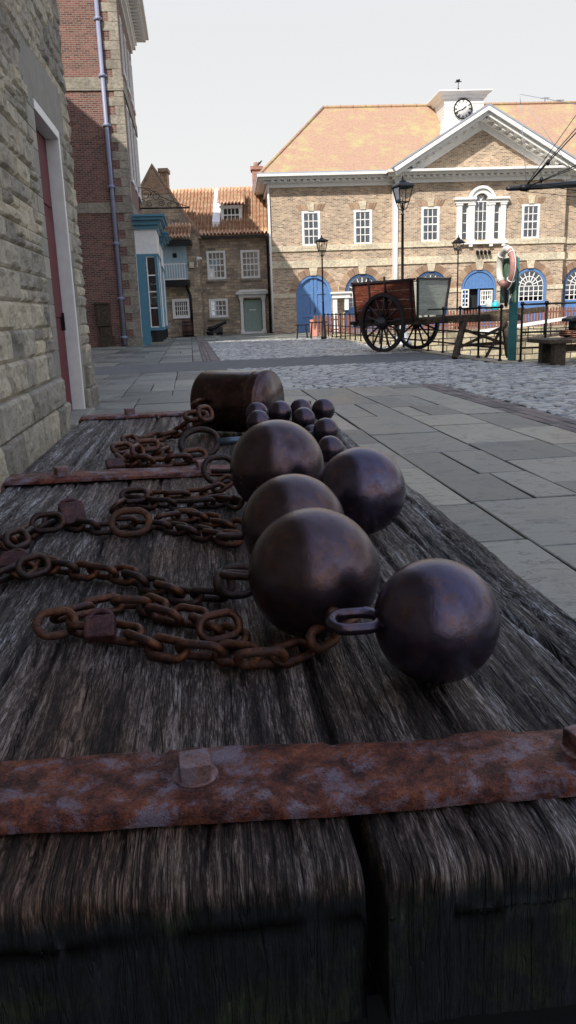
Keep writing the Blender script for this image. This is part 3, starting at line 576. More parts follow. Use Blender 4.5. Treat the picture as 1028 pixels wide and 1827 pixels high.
# ================================================================== NEAR STONE BUILDING (left)
SO = hz(0, 865); SF = Fr(SO.x, SO.y, 5.9)      # local u: out of the wall, v: along the wall away from the camera
sb = thing('stone_building', 'rock-faced stone building at the left with a tall red door in a white frame', 'building', SF.o, SF.a)
dv0, _ = SF.vz(112, 762); dv1 = 4.36; _, ztop = SF.vz(72, 192); vend = 5.24; HW = 13.0
dv0 = 2.92
m = MB(); m.box(-7, -.3, -9, vend - .02, -.1, HW)
m.box(-.302, -.003, -9, dv0, -.1, HW); m.box(-.302, -.003, dv1, vend - .02, -.1, HW); m.box(-.302, -.003, dv0 - .002, dv1 + .002, ztop, HW)
m.prism([(-7, HW), (0, HW), (-3.5, HW + 1.4)], -9, vend - .02); m.build('wall_core', G['mortar'], sb)
def rockface(m, v0, v1, z0, z1, plane='u', smooth=False, off=0.0, n=None):
    w, h = v1 - v0, z1 - z0; g = .009
    nx, nz = (4, 4) if smooth else (max(8, int(w / .022)), max(7, int(h / .022)))
    X, Z = np.meshgrid(np.linspace(v0 + g / 2, v1 - g / 2, nx), np.linspace(z0 + g / 2, z1 - g / 2, nz))
    e = np.minimum(np.minimum(X - v0, v1 - X), np.minimum(Z - z0, z1 - Z)); k = np.clip((e - .006) / .045, 0, 1) ** .6
    s = random.uniform(0, 99); amp = random.uniform(.010, .030)
    kk = np.clip((e - .003) / .02, 0, 1); d = (.15 if smooth else 1) * (kk * amp * .8 + .022 * kk * np.round(3.0 * fbm(X * 3.5 + s, Z * 5 + s, 2)) / 3.0 + .020 * k * fbm(X * 10 + s, Z * 7, 4)) + off + .0
    if not smooth: d = d + kk * random.uniform(-.02, .02) * (X - (v0 + v1) / 2) / w + kk * .010 * (vn(X * 8 + s, Z * 8) > .08)
    if plane == 'u': P = np.stack([d, X, Z], -1)
    else: P = np.stack([X, vend - .0 + d - .02, Z], -1)
    # skirt
    Pb = P.copy(); 
    full = np.zeros((nz + 2, nx + 2, 3)); full[1:-1, 1:-1] = P; full[0, 1:-1] = P[0]; full[-1, 1:-1] = P[-1]; full[1:-1, 0] = P[:, 0]; full[1:-1, -1] = P[:, -1]
    full[0, 0] = P[0, 0]; full[0, -1] = P[0, -1]; full[-1, 0] = P[-1, 0]; full[-1, -1] = P[-1, -1]
    ax = 0 if plane == 'u' else 1; dd = -.045 if plane == 'u' else vend - .05
    for sl_ in ((0, slice(None)), (-1, slice(None)), (slice(None), 0), (slice(None), -1)): full[sl_ + (ax,)] = dd
    m.grid(full, 0, smooth=False)
rock = MB(); smo = MB(); z = -.02; row = 0
hts = [.30, .27, .26, .24, .22, .25, .21, .18, .22, .16, .19, .24, .17, .2, .15, .22, .18, .16, .2, .17, .22, .15, .19, .17, .2, .16, .18, .2, .16, .18, .2, .17, .19, .2]
qz = []
for h in hts:
    if z > 6.6: break
    h2 = h * 1.0; base_off = .05 if row < 2 else 0.0
    jl = random.uniform(.22, .42); jr = random.uniform(.18, .3)
    segs = []
    if z + h2 * .5 < ztop:
        segs = [(-2.5, dv0 - jl), (dv1 + jr, vend)]
        smo_ = [(dv0 - jl, dv0), (dv1, dv1 + jr)]
    elif z + h2 * .5 < ztop + .50:
        segs = [(-2.5, dv0 - .45), (dv1 + .42, vend)]; smo_ = []
    else: segs = [(-2.5, vend)]; smo_ = []
    for a, b in smo_:
        if row < 1: rockface(rock, a, b, z, z + h2, off=base_off)
        else: rockface(smo, a, b, z, z + h2, smooth=True, off=.004)
    for a, b in segs:
        x = a - (random.uniform(0, .3) if a == -2.5 else 0)
        while x < b - .01:
            w = random.uniform(.34, .75)
            if b - (x + w) < .2: w = b - x
            if h2 > .17 and row > 2 and random.random() < .25:
                zm_ = z + h2 * random.uniform(.42, .58); rockface(rock, x, x + w, z, zm_, off=base_off)
                q_ = x + w * random.uniform(.35, .65) if w > .4 and random.random() < .6 else None
                if q_: rockface(rock, x, q_, zm_, z + h2, off=base_off); rockface(rock, q_, x + w, zm_, z + h2, off=base_off)
                else: rockface(rock, x, x + w, zm_, z + h2, off=base_off)
            else: rockface(rock, x, x + w, z, z + h2, off=base_off)
            x += w
    x = -.9
    while x < -.02:
        w = random.uniform(.25, .5); 
        if -.02 - (x + w) < .15: w = -.0 - x
        rockface(rock, x, x + w, z, z + h2, plane='v'); x += w
    z += h2; row += 1
rock.build('rock_faced_wall', G['rock_stone'], sb); 
rockface(smo, dv0 - .45, dv1 + .42, ztop, ztop + .5, smooth=True, off=.006)
smo.build('door_surround', G['smooth_stone'], sb)
m = MB(); m.box(-7.3, .12, -9.3, vend + .1, HW, HW + .12); m.build('eaves', G['smooth_stone'], sb)
m = MB(); m.prism([(-7.4, HW + .12), (.2, HW + .12), (-3.6, HW + 1.9)], -9.3, vend + .12); m.build('roof', G['clay_tile'], sb)
d = MB(); d.box(-.20, -.13, dv0 + .02, dv1 - .12, .02, ztop - .12)
for (a, b) in ((.15, 1.0), (1.15, 2.2), (2.35, ztop - .3)):
    d.box(-.132, -.115, dv0 + .12, dv0 + .60, a, b); d.box(-.132, -.115, dv0 + .70, dv1 - .24, a, b)
do = d.build('door', G['maroon_paint'], sb, bevel=.006); m = MB(); m.box(-.13, -.09, dv1 - .32, dv1 - .28, 1.0, 1.2); m.build('handle', G['black_iron'], do)
m = MB(); m.box(-.14, .012, dv1 - .09, dv1 - .01, .0, ztop - .1); m.box(-.14, .012, dv0 + .005, dv1 - .01, ztop - .1, ztop - .005); m.build('door_frame', G['white_paint'], sb, bevel=.005)
m = MB(); m.box(-.3, .12, dv0 - .1, dv1 + .05, -.02, .05); m.build('doorstep', G['smooth_stone'], sb, bevel=.01)

# ------------------------------------------------------------------ generic windows
def sash(parent, u0, u1, z0, z1, cols, rows, yf=0.0, fr=.13, bar=.045, mid=True, curtain=True, frame_mat='white_paint', name='window', proud=.0, glassn='window_glass', dark='dark', arch=False, depth=.22):
    "window set into a wall whose face is at y = yf, opening u0..u1 z0..z1"
    m = MB(); a = yf - proud; b = yf + .10
    m.box(u0, u0 + fr, a, b, z0, z1); m.box(u1 - fr, u1, a, b, z0, z1); m.box(u0 + fr, u1 - fr, a, b, z0, z0 + fr * 1.1); m.box(u0 + fr, u1 - fr, a, b, z1 - fr, z1)
    iu0, iu1, iz0, iz1 = u0 + fr, u1 - fr, z0 + fr * 1.1, z1 - fr
    for k in range(1, cols): x = iu0 + (iu1 - iu0) * k / cols; m.box(x - bar / 2, x + bar / 2, yf + .035, yf + .07, iz0, iz1)
    for k in range(1, rows):
        zz = iz0 + (iz1 - iz0) * k / rows; bb = bar * (1.7 if mid and k * 2 == rows else 1); m.box(iu0, iu1, yf + .03, yf + .072, zz - bb / 2, zz + bb / 2)
    m.box(u0 + .01, u1 - .01, yf + depth, yf + depth + .03, z0 + .01, z1 - .01, 1)
    w = m.build(name, [G[frame_mat], G[dark]], parent)
    m = MB(); m.box(iu0, iu1, yf + .075, yf + .081, iz0, iz1); m.build('pane', G[glassn], w)
    if curtain:
        m = MB(); W_ = iu1 - iu0
        for sgn in (0, 1):
            n = 9; P = np.zeros((6, n, 3))
            for j in range(6):
                zz = iz1 - (iz1 - iz0) * j / 5; wd = W_ * (.46, .44, .36, .24, .2, .24)[j]
                for k in range(n):
                    x = k / (n - 1) * wd; P[j, k] = ((iu0 + x) if sgn == 0 else (iu1 - x), yf + .10 + .012 * math.sin(k * 2.2), zz)
            m.grid(P)
        m.build('curtain', G['curtain_cloth'], w)
    return w
def grp_label(o, l): o['label'] = l; return o

# ================================================================== MAIN BRICK BUILDING
P0 = hz(490, 595); MF = Fr(P0.x, P0.y, 3.6)
mb_ = thing('town_building', 'long two-storey yellow brick building with orange tiled roof, white pediment and clock turret', 'building', MF.o, MF.a)
uz = MF.uz
U1 = uz(707, 400)[0]; U2 = uz(1001, 400)[0]; PR = .55            # centre block from U1 to U2 stands PR forward
uzc = lambda x, y: MF.uz(x, y, -PR)
zeave = (uz(482, 339)[1] + uz(700, 327)[1]) / 2
zc_top = (uz(475, 316)[1] + uz(690, 309)[1]) / 2
U3 = U2 + 9
b1z = uz(590, 442)[1]; b2z = uz(590, 470)[1]; b3z = uz(510, 528)[1]
wall = MB().box(0, U1 + .01, 0, 6, -.1, zeave + .2).build('wall', G['yellow_brick'], mb_); grp_label(wall, 'yellow brick wall of the left wing')
wallc = MB().box(U1, U2, -PR, 5.9, -.1, zeave + .2).build('wall', G['yellow_brick'], mb_)
wallr = MB().box(U2 - .01, U3, .2, 6, -.1, zeave + .2).build('wall', G['yellow_brick'], mb_)
def rect(px0, py0, px1, py1, f): a = f(px0, (py0 + py1) / 2); b = f(px1, (py0 + py1) / 2); c = f((px0 + px1) / 2, py0); d = f((px0 + px1) / 2, py1); return a[0], b[0], d[1], c[1]
wins = [rect(539.5, 377, 571, 441, uz), rect(631, 374, 664, 438, uz)]; winc = [rect(752, 368, 784, 431.5, uzc), rect(931, 362.5, 963, 425, uzc)]
# same height for all upper windows
zt = np.mean([w[3] for w in wins + winc]); zb_ = np.mean([w[2] for w in wins + winc]); ww = np.mean([w[1] - w[0] for w in wins + winc])
fixw = lambda w: ((w[0] + w[1]) / 2 - ww / 2, (w[0] + w[1]) / 2 + ww / 2, zb_, zt)
wins = list(map(fixw, wins)); winc = list(map(fixw, winc))
ar = [rect(528, 491, 593, 592, uz), rect(616, 488, 678, 592, uz)]; arc = [rect(738, 483, 799, 592, uzc), rect(823, 480, 885, 592, uzc), rect(914, 477, 974, 592, uzc)]
aw = np.mean([a[1] - a[0] for a in ar + arc]); azt = np.mean([a[3] for a in ar + arc])
fixa = lambda a: ((a[0] + a[1]) / 2 - aw / 2, (a[0] + a[1]) / 2 + aw / 2)
ar = list(map(fixa, ar)); arc = list(map(fixa, arc)); zs = azt - aw / 2
arr = (uz(1038, 500)[0] - aw / 2, uz(1038, 500)[0] + aw / 2)
vx = rect(814, 364, 901, 431, uzc); vm = (vx[0] + vx[1]) / 2; vz0 = vx[2]; vze = uzc(830, 363)[1]; vza = uzc(860, 342)[1]
cw = uzc(869, 400)[0] - uzc(845, 400)[0]
cut(wall, [lambda c, w=w: c.box(w[0], w[1], -.3, .3, w[2], w[3]) for w in wins] + [lambda c, a=a: c.prism(arch_poly(a[0], a[1], -.05, zs), -.3, .35) for a in ar])
cut(wallc, [lambda c, w=w: c.box(w[0], w[1], -PR - .3, -PR + .3, w[2], w[3]) for w in winc] + [lambda c, a=a: c.prism(arch_poly(a[0], a[1], -.05, zs), -PR - .3, -PR + .35) for a in arc]
    + [lambda c: c.prism(arch_poly(vm - cw / 2 - .05, vm + cw / 2 + .05, vz0 + .1, vze, 12), -PR - .3, -PR + .3), lambda c: c.box(vx[0] + .25, vm - cw / 2 - .3, -PR - .3, -PR + .3, vz0 + .15, vze - .1), lambda c: c.box(vm + cw / 2 + .3, vx[1] - .25, -PR - .3, -PR + .3, vz0 + .15, vze - .1)])
cut(wallr, [lambda c: c.prism(arch_poly(arr[0], arr[1], -.05, zs), -.1, .55)])
for w in wins: sash(mb_, *w, 3, 4)
for w in winc: sash(mb_, *w, 3, 4, yf=-PR)
# keystones, sills, flat brick heads
ks = MB(); hd = MB()
for w, y in [(w, 0) for w in wins] + [(w, -PR) for w in winc]:
    c = (w[0] + w[1]) / 2; MB().prism([(c - .16, w[3] + .0), (c + .16, w[3] + .0), (c + .22, w[3] + .44), (c - .22, w[3] + .44)], y - .05, y + .02).build('keystone', G['band_stone'], mb_); MB().box(w[0] - .05, w[1] + .05, y - .08, y + .02, w[2] - .10, w[2] - .003).build('sill', G['band_stone'], mb_)
for a, y in [(a, 0) for a in ar] + [(a, -PR) for a in arc] + [(arr, .2)]:
    c = (a[0] + a[1]) / 2; MB().prism([(c - .17, azt - .03), (c + .17, azt - .03), (c + .25, azt + .42), (c - .25, azt + .42)], y - .06, y + .02).build('keystone', G['band_stone'], mb_)
# brick arch rings
Mx = Mt('arch_brick', .85); r_ = Mx.rnd(); Mx.base(Mx.ramp(r_, [(0, hexc('#7c6250')), (.5, hexc('#947a64')), (1, hexc('#a88e76'))]))
for a, y in [(a, 0) for a in ar] + [(a, -PR) for a in arc] + [(arr, .2)]:
    m = MB(); c = (a[0] + a[1]) / 2; r0 = aw / 2; r1 = r0 + .38; n = 26
    for k in range(n):
        t0 = math.pi * (k + .06) / n; t1 = math.pi * (k + .94) / n
        m.prism([(c + r0 * math.cos(t0), zs + r0 * math.sin(t0)), (c + r1 * math.cos(t0), zs + r1 * math.sin(t0)), (c + r1 * math.cos(t1), zs + r1 * math.sin(t1)), (c + r0 * math.cos(t1), zs + r0 * math.sin(t1))], y - .012, y + .01)
    m.build('brick_arch', G['arch_brick'], mb_)
for w, y in [(w, 0) for w in wins] + [(w, -PR) for w in winc]:
    m = MB(); c = (w[0] + w[1]) / 2
    for k in range(-5, 6):
        if k == 0: continue
        x0 = c + k * .125; sh = k * .035; m.prism([(x0 - .055, w[3]), (x0 + .055, w[3]), (x0 + .06 + sh, w[3] + .34), (x0 - .06 + sh, w[3] + .34)], y - .010, y + .01)
    m.build('brick_arch', G['arch_brick'], mb_)
# stone bands
m = MB()
for z, h in ((b1z, .15), (b2z, .20)):
    m.box(-.04, U1 + .1, -.07, .02, z - h, z + h); m.box(U1 - .06, U2 + .06, -PR - .07, -PR + .02, z - h, z + h); m.box(U2 - .06, U2 + .065, -PR + .02, .15, z - h, z + h); m.box(U2 + .05, U3, .13, .22, z - h, z + h)
xs = [-.03] + [q for a in ar for q in (a[0] - .02, a[1] + .02)] + [U1]
for i in range(0, len(xs), 2): m.box(xs[i], xs[i + 1], -.055, .02, b3z - .12, b3z + .12)
xs = [U1] + [q for a in arc for q in (a[0] - .02, a[1] + .02)] + [U2 + .04]
for i in range(0, len(xs), 2): m.box(xs[i], xs[i + 1], -PR - .055, -PR + .02, b3z - .12, b3z + .12)
m.box(U2 + .04, arr[0] - .02, .145, .22, b3z - .12, b3z + .12)
m.build('stone_bands', G['band_stone'], mb_)
# cornice with dentils, all round
def cornice(m, x0, x1, yf, x0c=0, x1c=0):
    zf = zeave; H_ = zc_top - zeave
    m.box(x0 - .12 * x0c, x1 + .12 * x1c, yf - .12, yf + .05, zf, zf + H_ * .35); m.box(x0 - .30 * x0c, x1 + .30 * x1c, yf - .30, yf + .05, zf + H_ * .352, zf + H_ * .55)
    m.box(x0 - .55 * x0c, x1 + .55 * x1c, yf - .55, yf + .05, zf + H_ * .60, zf + H_ * .80); m.box(x0 - .68 * x0c, x1 + .68 * x1c, yf - .85, yf + .05, zf + H_ * .802, zf + H_)
    n = int((x1 - x0) / .36)
    for i in range(n): x = x0 + (i + .5) * (x1 - x0) / n; m.box(x - .09, x + .09, yf - .46, yf + .02, zf + H_ * .42, zf + H_ * .602)
m = MB(); cornice(m, 0, U1, 0, 1, 0); cornice(m, U1 - .05, U2 + .05, -PR - .002, 1, 1); cornice(m, U2, U3, .2, 0, 0)
H_ = zc_top - zeave
m.box(-.12, 0, .05, 6, zeave, zeave + H_ * .35); m.box(-.55, 0, .05, 6, zeave + H_ * .6, zeave + H_ * .8); m.box(-.68, 0, .05, 6, zeave + H_ * .802, zc_top - .001)
m.build('cornice', G['white_paint'], mb_)
m = MB(); m.box(-.70, U1 - .75, -.72, -.20, zc_top, zc_top + .10); m.box(-.7, -.2, -.2, 6, zc_top, zc_top + .1); m.box(U2 + .75, U3, -.52, 0, zc_top, zc_top + .1); m.build('lead_gutter', G['grey_lead'], mb_)
m = MB(); pu = uz(707, 400)[0]; m.box(U1 - .24, U1 - .003, -PR + .01, .01, 0, zeave); m.tube([(U1 - .10, -PR - .06, .1), (U1 - .10, -PR - .06, zeave)], .07, 10); m.box(U1 - .25, U1 + .04, -PR - .2, -PR - .004, zeave - .45, zeave - .1)
m.build('downpipe', G['white_paint'], mb_); MB().tube([(-.06, -.08, .1), (-.06, -.08, zeave)], .06, 8).build('downpipe', G['white_paint'], mb_)
# pediment
ux = lambda x, y: MF.uz(x, y, -PR - .6)
ua, za = ux(867, 192); ul, zl = ux(703, 303); ur, zr = ux(1026, 306); za -= .0
zl = zr = zc_top + .02
m = MB(); m.prism([(ul + .9, zl), (ur - .9, zl), (ua, za - 1.0)], -PR + .0, -PR + .3); m.build('pediment_wall', G['yellow_brick'], mb_)
def rake(m, x0, z0, x1, z1):
    dx, dz = x1 - x0, z1 - z0; L = math.hypot(dx, dz); dx /= L; dz /= L; nx, nz = -dz, dx
    if nz < 0: nx, nz = -nx, -nz
    def strip(a, b, y0, y1, mi=0, e0=0, e1=0): 
        p = [(x0 + dx * e0 - nx * a, z0 + dz * e0 - nz * a), (x1 - nx * a / max(nz, .1) * 0, z1 - a / nz), (x1, z1 - b / nz), (x0 + dx * e0 - nx * b, z0 + dz * e0 - nz * b)]
        m.prism(p, y0, y1, mi)
    strip(0, .20, -PR - 1.15, -PR + .2); strip(.202, .40, -PR - .95, -PR + .2); strip(.56, .85, -PR - .14, -PR + .2); strip(.402, .56, -PR - .3, -PR + .2)
    n = int(L / .48)
    for i in range(1, n):
        c = (x0 + dx * (i + .2) * L / n - nx * .47, z0 + dz * (i + .2) * L / n - nz * .47); m.obox((c[0], -PR - .50, c[1]), (dx * .10, 0, dz * .10), (0, .28, 0), (nx * .07, 0, nz * .07))
m = MB(); rake(m, ul - .1, zl, ua, za); rake(m, ur + .1, zr, ua, za); m.build('raking_cornice', G['white_paint'], mb_)
m = MB(); 
for (x0, x1) in ((ul - .15, ua), (ur + .15, ua)):
    v = [(x0, -PR - 1.17, zl + .01), (x1, -PR - 1.17, za + .01), (x1, 5.0, za + .01), (x0, .1, zl + .01)]
    v2 = [(p[0], p[1], p[2] + .10) for p in v]; m.add(v + v2, [(0, 1, 2, 3), (4, 5, 6, 7), (0, 1, 5, 4), (2, 3, 7, 6), (0, 3, 7, 4), (1, 2, 6, 5)])
m.build('pediment_roof', G['grey_lead'], mb_)
# hipped roof
RUN = 6.0; uh, zr_ = MF.uz(577, 192.5, RUN); 
m = MB(); ze = zc_top + .05; xr = U3; yb = 12.6
V = [(-.55, -.5, ze), (xr, -.5, ze), (xr, yb, ze), (-.55, yb, ze), (uh, RUN, zr_), (xr, RUN, zr_)]
m.add(V, [(0, 1, 5, 4), (0, 4, 3), (2, 3, 4, 5), (1, 2, 5), (0, 3, 2, 1)]); roof = m.build('roof', G['clay_tile'], mb_)
m = MB(); m.tube([(uh, RUN, zr_ + .03), (xr, RUN, zr_ + .03)], .10, 8); m.tube([(-.5, -.45, ze + .05), (uh, RUN, zr_ + .03)], .09, 8)
for k in range(24): x = uh + .2 + k * .8; m.lathe([(.115, 0), (.115, .08)], (x, RUN, zr_ + .03), 8, axis='x')
m.build('ridge_tiles', G['clay_tile'], roof)
# clock turret
TW = 3.2; tz = lambda x, y: MF.uz(x, y, TW)
tu0, _ = tz(793, 196); tu1, _ = tz(863, 196); ztt = tz(828, 176)[1]; ztc = tz(828, 163)[1]; zt0 = tz(820, 216)[1]; ztb = tz(815, 238)[1]; tc_ = (tu0 + tu1) / 2; hw = (tu1 - tu0) / 2
tur = MB(); tur.box(tu0, tu1, TW, TW + 2 * hw, zt0 - .2, ztt)
for i in range(7): zz = zt0 + (ztt - zt0) * (i + .5) / 7; tur.box(tu0 - .02, tu1 + .02, TW - .02, TW + 2 * hw + .02, zz - .012, zz + .012)
tur.box(tu0 - .1, tu1 + .1, TW - .1, TW + 2 * hw + .1, zt0 - .25, zt0 - .02)
n = 6
prof = [(hw + .30, ztb - 1.2), (hw + .30, ztb), (hw + .16, ztb + (zt0 - ztb) * .35), (hw + .06, ztb + (zt0 - ztb) * .7), (hw + .03, zt0 - .24)]
P_ = []
for (r, zz) in prof: P_.append([(tc_ - r, TW + hw - r, zz), (tc_ + r, TW + hw - r, zz), (tc_ + r, TW + hw + r, zz), (tc_ - r, TW + hw + r, zz), (tc_ - r, TW + hw - r, zz)])
tur.grid(P_, smooth=False)
prof = [(hw, ztt), (hw + .12, ztt + .05), (hw + .16, ztt + .18), (hw + .34, ztc - .12), (hw + .42, ztc - .06), (hw + .42, ztc)]
P_ = [[(tc_ - r, TW + hw - r, zz), (tc_ + r, TW + hw - r, zz), (tc_ + r, TW + hw + r, zz), (tc_ - r, TW + hw + r, zz), (tc_ - r, TW + hw - r, zz)] for (r, zz) in prof]
tur.grid(P_, smooth=False); tur.add([(tc_ + sx_ * (hw + .42), TW + hw + sy_ * (hw + .42), ztc) for sx_, sy_ in ((-1, -1), (1, -1), (1, 1), (-1, 1))] + [(tc_, TW + hw, ztc + .25)], [(0, 1, 4), (1, 2, 4), (2, 3, 4), (3, 0, 4)])
to = tur.build('clock_turret', G['white_paint'], mb_)
cu, cz = MF.uz(826, 194.5, TW - .05); R = 15.6 * (MF.o.y + TW) / F * 1.0
m = MB(); m.lathe([(R, -.06), (R, 0), (R * .98, .0)], (cu, TW - .03, cz), 40, axis='y'); m.build('clock_face', G['white_paint'], to)
m = MB(); m.tube([(cu + R * .96 * math.cos(a), TW - .10, cz + R * .96 * math.sin(a)) for a in [2 * math.pi * i / 48 for i in range(48)]], .035, 6, closed=True)
for i, num in enumerate(['XII', 'I', 'II', 'III', 'IIII', 'V', 'VI', 'VII', 'VIII', 'IX', 'X', 'XI']):
    a = math.pi / 2 - 2 * math.pi * i / 12; er = Vector((math.cos(a), 0, math.sin(a))); et = Vector((math.sin(a), 0, -math.cos(a))); C_ = Vector((cu, TW - .10, cz)) + er * R * .77
    wid = {'I': .03, 'V': .07, 'X': .07}; tot = sum(wid[ch] for ch in num); x = -tot / 2
    for ch in num:
        c2 = C_ + et * (x + wid[ch] / 2); hh = R * .14
        if ch == 'I': m.obox(c2, et * .008, (0, .004, 0), er * hh)
        elif ch == 'V':
            for s_ in (-1, 1): m.bar(c2 + er * hh + et * s_ * .028, c2 - er * hh, .015, .008, upv=(0, 1, 0))
        else:
            for s_ in (-1, 1): m.bar(c2 + er * hh + et * s_ * .026, c2 - er * hh - et * s_ * .026, .015, .008, upv=(0, 1, 0))
        x += wid[ch]
m.build('numerals', G['black_iron'], to)
m = MB(); cc = Vector((cu, TW - .12, cz))
for ang, ln, wd in ((math.radians(200), .72, .035), (math.radians(20 + 16), .42, .05)):
    m.bar(cc - Vector((math.cos(ang), 0, math.sin(ang))) * .08, cc + Vector((math.cos(ang), 0, math.sin(ang))) * R * ln, wd, .012, upv=(0, 1, 0))
m.build('clock_hands', G['black_iron'], to)
wv, wvz = MF.uz(818, 145, TW + hw); m = MB(); m.tube([(wv, TW + hw, ztc + .1), (wv, TW + hw, wvz)], .022, 6); m.bar((wv - .22, TW + hw, wvz - .05), (wv + .2, TW + hw, wvz - .02), .02, .05); m.obox((wv - .02, TW + hw, wvz + .03), (.12, 0, .02), (0, .01, 0), (0, 0, .07)); m.lathe([(.01, -.07), (.06, 0), (.01, .07)], (wv, TW + hw, ztc + .45), 8); m.build('weathervane', G['black_iron'], to)
# Venetian window
m = MB(); y = -PR
pil = [(vx[0], vx[0] + .27), (vm - cw / 2 - .62, vm - cw / 2 - .03), (vm + cw / 2 + .03, vm + cw / 2 + .62), (vx[1] - .27, vx[1])]
pil = [(vx[0], vx[0] + .3), (vm - cw / 2 - .36, vm - cw / 2), (vm + cw / 2, vm + cw / 2 + .36), (vx[1] - .3, vx[1])]
for a, b in pil: m.box(a, b, y - .14, y + .12, vz0, vze); m.box(a - .04, b + .04, y - .18, y - .0, vze - .12, vze - .002); m.box(a - .04, b + .04, y - .18, y - .0, vz0, vz0 + .14)
for a, b in ((vx[0] - .10, vm - cw / 2 - .0), (vm + cw / 2 + .0, vx[1] + .10)): m.box(a, b, y - .2, y + .1, vze, vze + .17); m.box(a - .06, b + .06, y - .30, y + .08, vze + .172, vze + .30)
ro = cw / 2 + .32; n = 20; zc = vze + .12
for k in range(n):
    t0, t1 = math.pi * k / n, math.pi * (k + 1) / n; ri = cw / 2
    m.prism([(vm + ri * math.cos(t0), zc + ri * math.sin(t0)), (vm + ro * math.cos(t0), zc + ro * math.sin(t0)), (vm + ro * math.cos(t1), zc + ro * math.sin(t1)), (vm + ri * math.cos(t1), zc + ri * math.sin(t1))], y - .16, y + .1)
    r2, r3 = ro - .08, ro + .07; m.prism([(vm + r2 * math.cos(t0), zc + r2 * math.sin(t0)), (vm + r3 * math.cos(t0), zc + r3 * math.sin(t0)), (vm + r3 * math.cos(t1), zc + r3 * math.sin(t1)), (vm + r2 * math.cos(t1), zc + r2 * math.sin(t1))], y - .26, y - .02)
m.box(vx[0] - .12, vx[1] + .12, y - .2, y + .05, vz0 - .14, vz0 - .002)
for q in (vx[0] + .1, vm - cw / 2 - .2, vm + cw / 2 + .2, vx[1] - .1): m.box(q - .1, q + .1, y - .18, y, vz0 - .28, vz0 - .142)
# muntins
def bars(m, u0, u1, z0, z1, cols, rows, y, b=.04):
    m.box(u0, u0 + .06, y + .03, y + .09, z0, z1); m.box(u1 - .06, u1, y + .03, y + .09, z0, z1); m.box(u0, u1, y + .032, y + .088, z0, z0 + .08); m.box(u0, u1, y + .032, y + .088, z1 - .06, z1)
    for k in range(1, cols): x = u0 + (u1 - u0) * k / cols; m.box(x - b / 2, x + b / 2, y + .04, y + .08, z0, z1)
    for k in range(1, rows): zz = z0 + (z1 - z0) * k / rows; m.box(u0, u1, y + .042, y + .078, zz - b / 2, zz + b / 2)
bars(m, vx[0] + .3, vm - cw / 2 - .36, vz0, vze, 1, 4, y); bars(m, vm + cw / 2 + .36, vx[1] - .3, vz0, vze, 1, 4, y); bars(m, vm - cw / 2, vm + cw / 2, vz0, zc, 3, 4, y)
for a in (60, 90, 120): m.bar((vm, y + .06, zc), (vm + cw / 2 * math.cos(math.radians(a)), y + .06, zc + cw / 2 * math.sin(math.radians(a))), .04, .04, upv=(0, 1, 0))
m.box(vx[0] + .2, vx[1] - .2, y + .31, y + .32, vz0, vze + .0, 1)
vw = m.build('venetian_window', [G['white_paint'], G['dark']], mb_)
m = MB(); m.box(vx[0] + .3, vm - cw / 2 - .36, y + .09, y + .096, vz0, vze); m.box(vm + cw / 2 + .36, vx[1] - .3, y + .09, y + .096, vz0, vze); m.prism(arch_poly(vm - cw / 2, vm + cw / 2, vz0, zc, 12), y + .09, y + .096); m.build('pane', G['window_glass'], vw)
m = MB()
for sg in (0, 1):
    P_ = np.zeros((6, 9, 3))
    for j in range(6):
        for k in range(9): x = k / 8 * cw * (.46, .42, .33, .22, .17, .2)[j]; P_[j, k] = ((vm - cw / 2 + x) if sg == 0 else (vm + cw / 2 - x), y + .12 + .015 * math.sin(k * 2.2), zc + cw * .3 - (zc + cw * .3 - vz0) * j / 5)
    m.grid(P_)
m.build('curtain', G['curtain_cloth'], vw)
# arched openings
def half_disc(m, c, r, z, y0, y1, r_in=0, mi=0, n=18):
    for k in range(n):
        t0, t1 = math.pi * k / n, math.pi * (k + 1) / n
        p = [(c + r * math.cos(t0), z + r * math.sin(t0)), (c + r * math.cos(t1), z + r * math.sin(t1))]
        p = [(c + r_in * math.cos(t0), z + r_in * math.sin(t0))] + p + ([(c + r_in * math.cos(t1), z + r_in * math.sin(t1))] if r_in else [])
        m.prism(p, y0, y1, mi)
def blue_door(a, y):
    c = (a[0] + a[1]) / 2; r = aw / 2; m = MB(); m.prism(arch_poly(a[0] + .02, a[1] - .02, 0, zs), y + .16, y + .22); half_disc(m, c, r - .01, zs, y + .02, y + .159, r - .16)
    m.box(a[0] + .01, a[0] + .16, y + .02, y + .159, 0, zs); m.box(a[1] - .16, a[1] - .01, y + .02, y + .159, 0, zs)
    for s_ in (-1, 1):
        x0, x1 = (c + .02, c + .2) if s_ > 0 else (c - .2, c - .02); m.box(x0, x1, y + .11, y + .159, .02, zs + r * .93)
        x0, x1 = (c + .2, c + r - .16) if s_ > 0 else (c - r + .16, c - .2)
        for z0, h in ((.02, .3), (.28 * zs + .25, .16), (zs - .05, .2)): m.box(x0, x1, y + .112, y + .158, z0, z0 + h)
        x0, x1 = (c + r - .32, c + r - .16) if s_ > 0 else (c - r + .16, c - r + .32); m.box(x0, x1, y + .111, y + .157, .02, zs + .3)
        for k in range(5): m.box(c + s_ * (.3 + k * .15) - .006, c + s_ * (.3 + k * .15) + .006, y + .152, y + .162, .3, zs + .2)
    o = m.build('arched_door', G['blue_paint'], mb_); MB().box(c + .05, c + .09, y + .06, y + .11, 1.1, 1.35).build('handle', G['black_iron'], o); return o
grp_label(blue_door(ar[0], 0), 'blue double door filling the first arch')
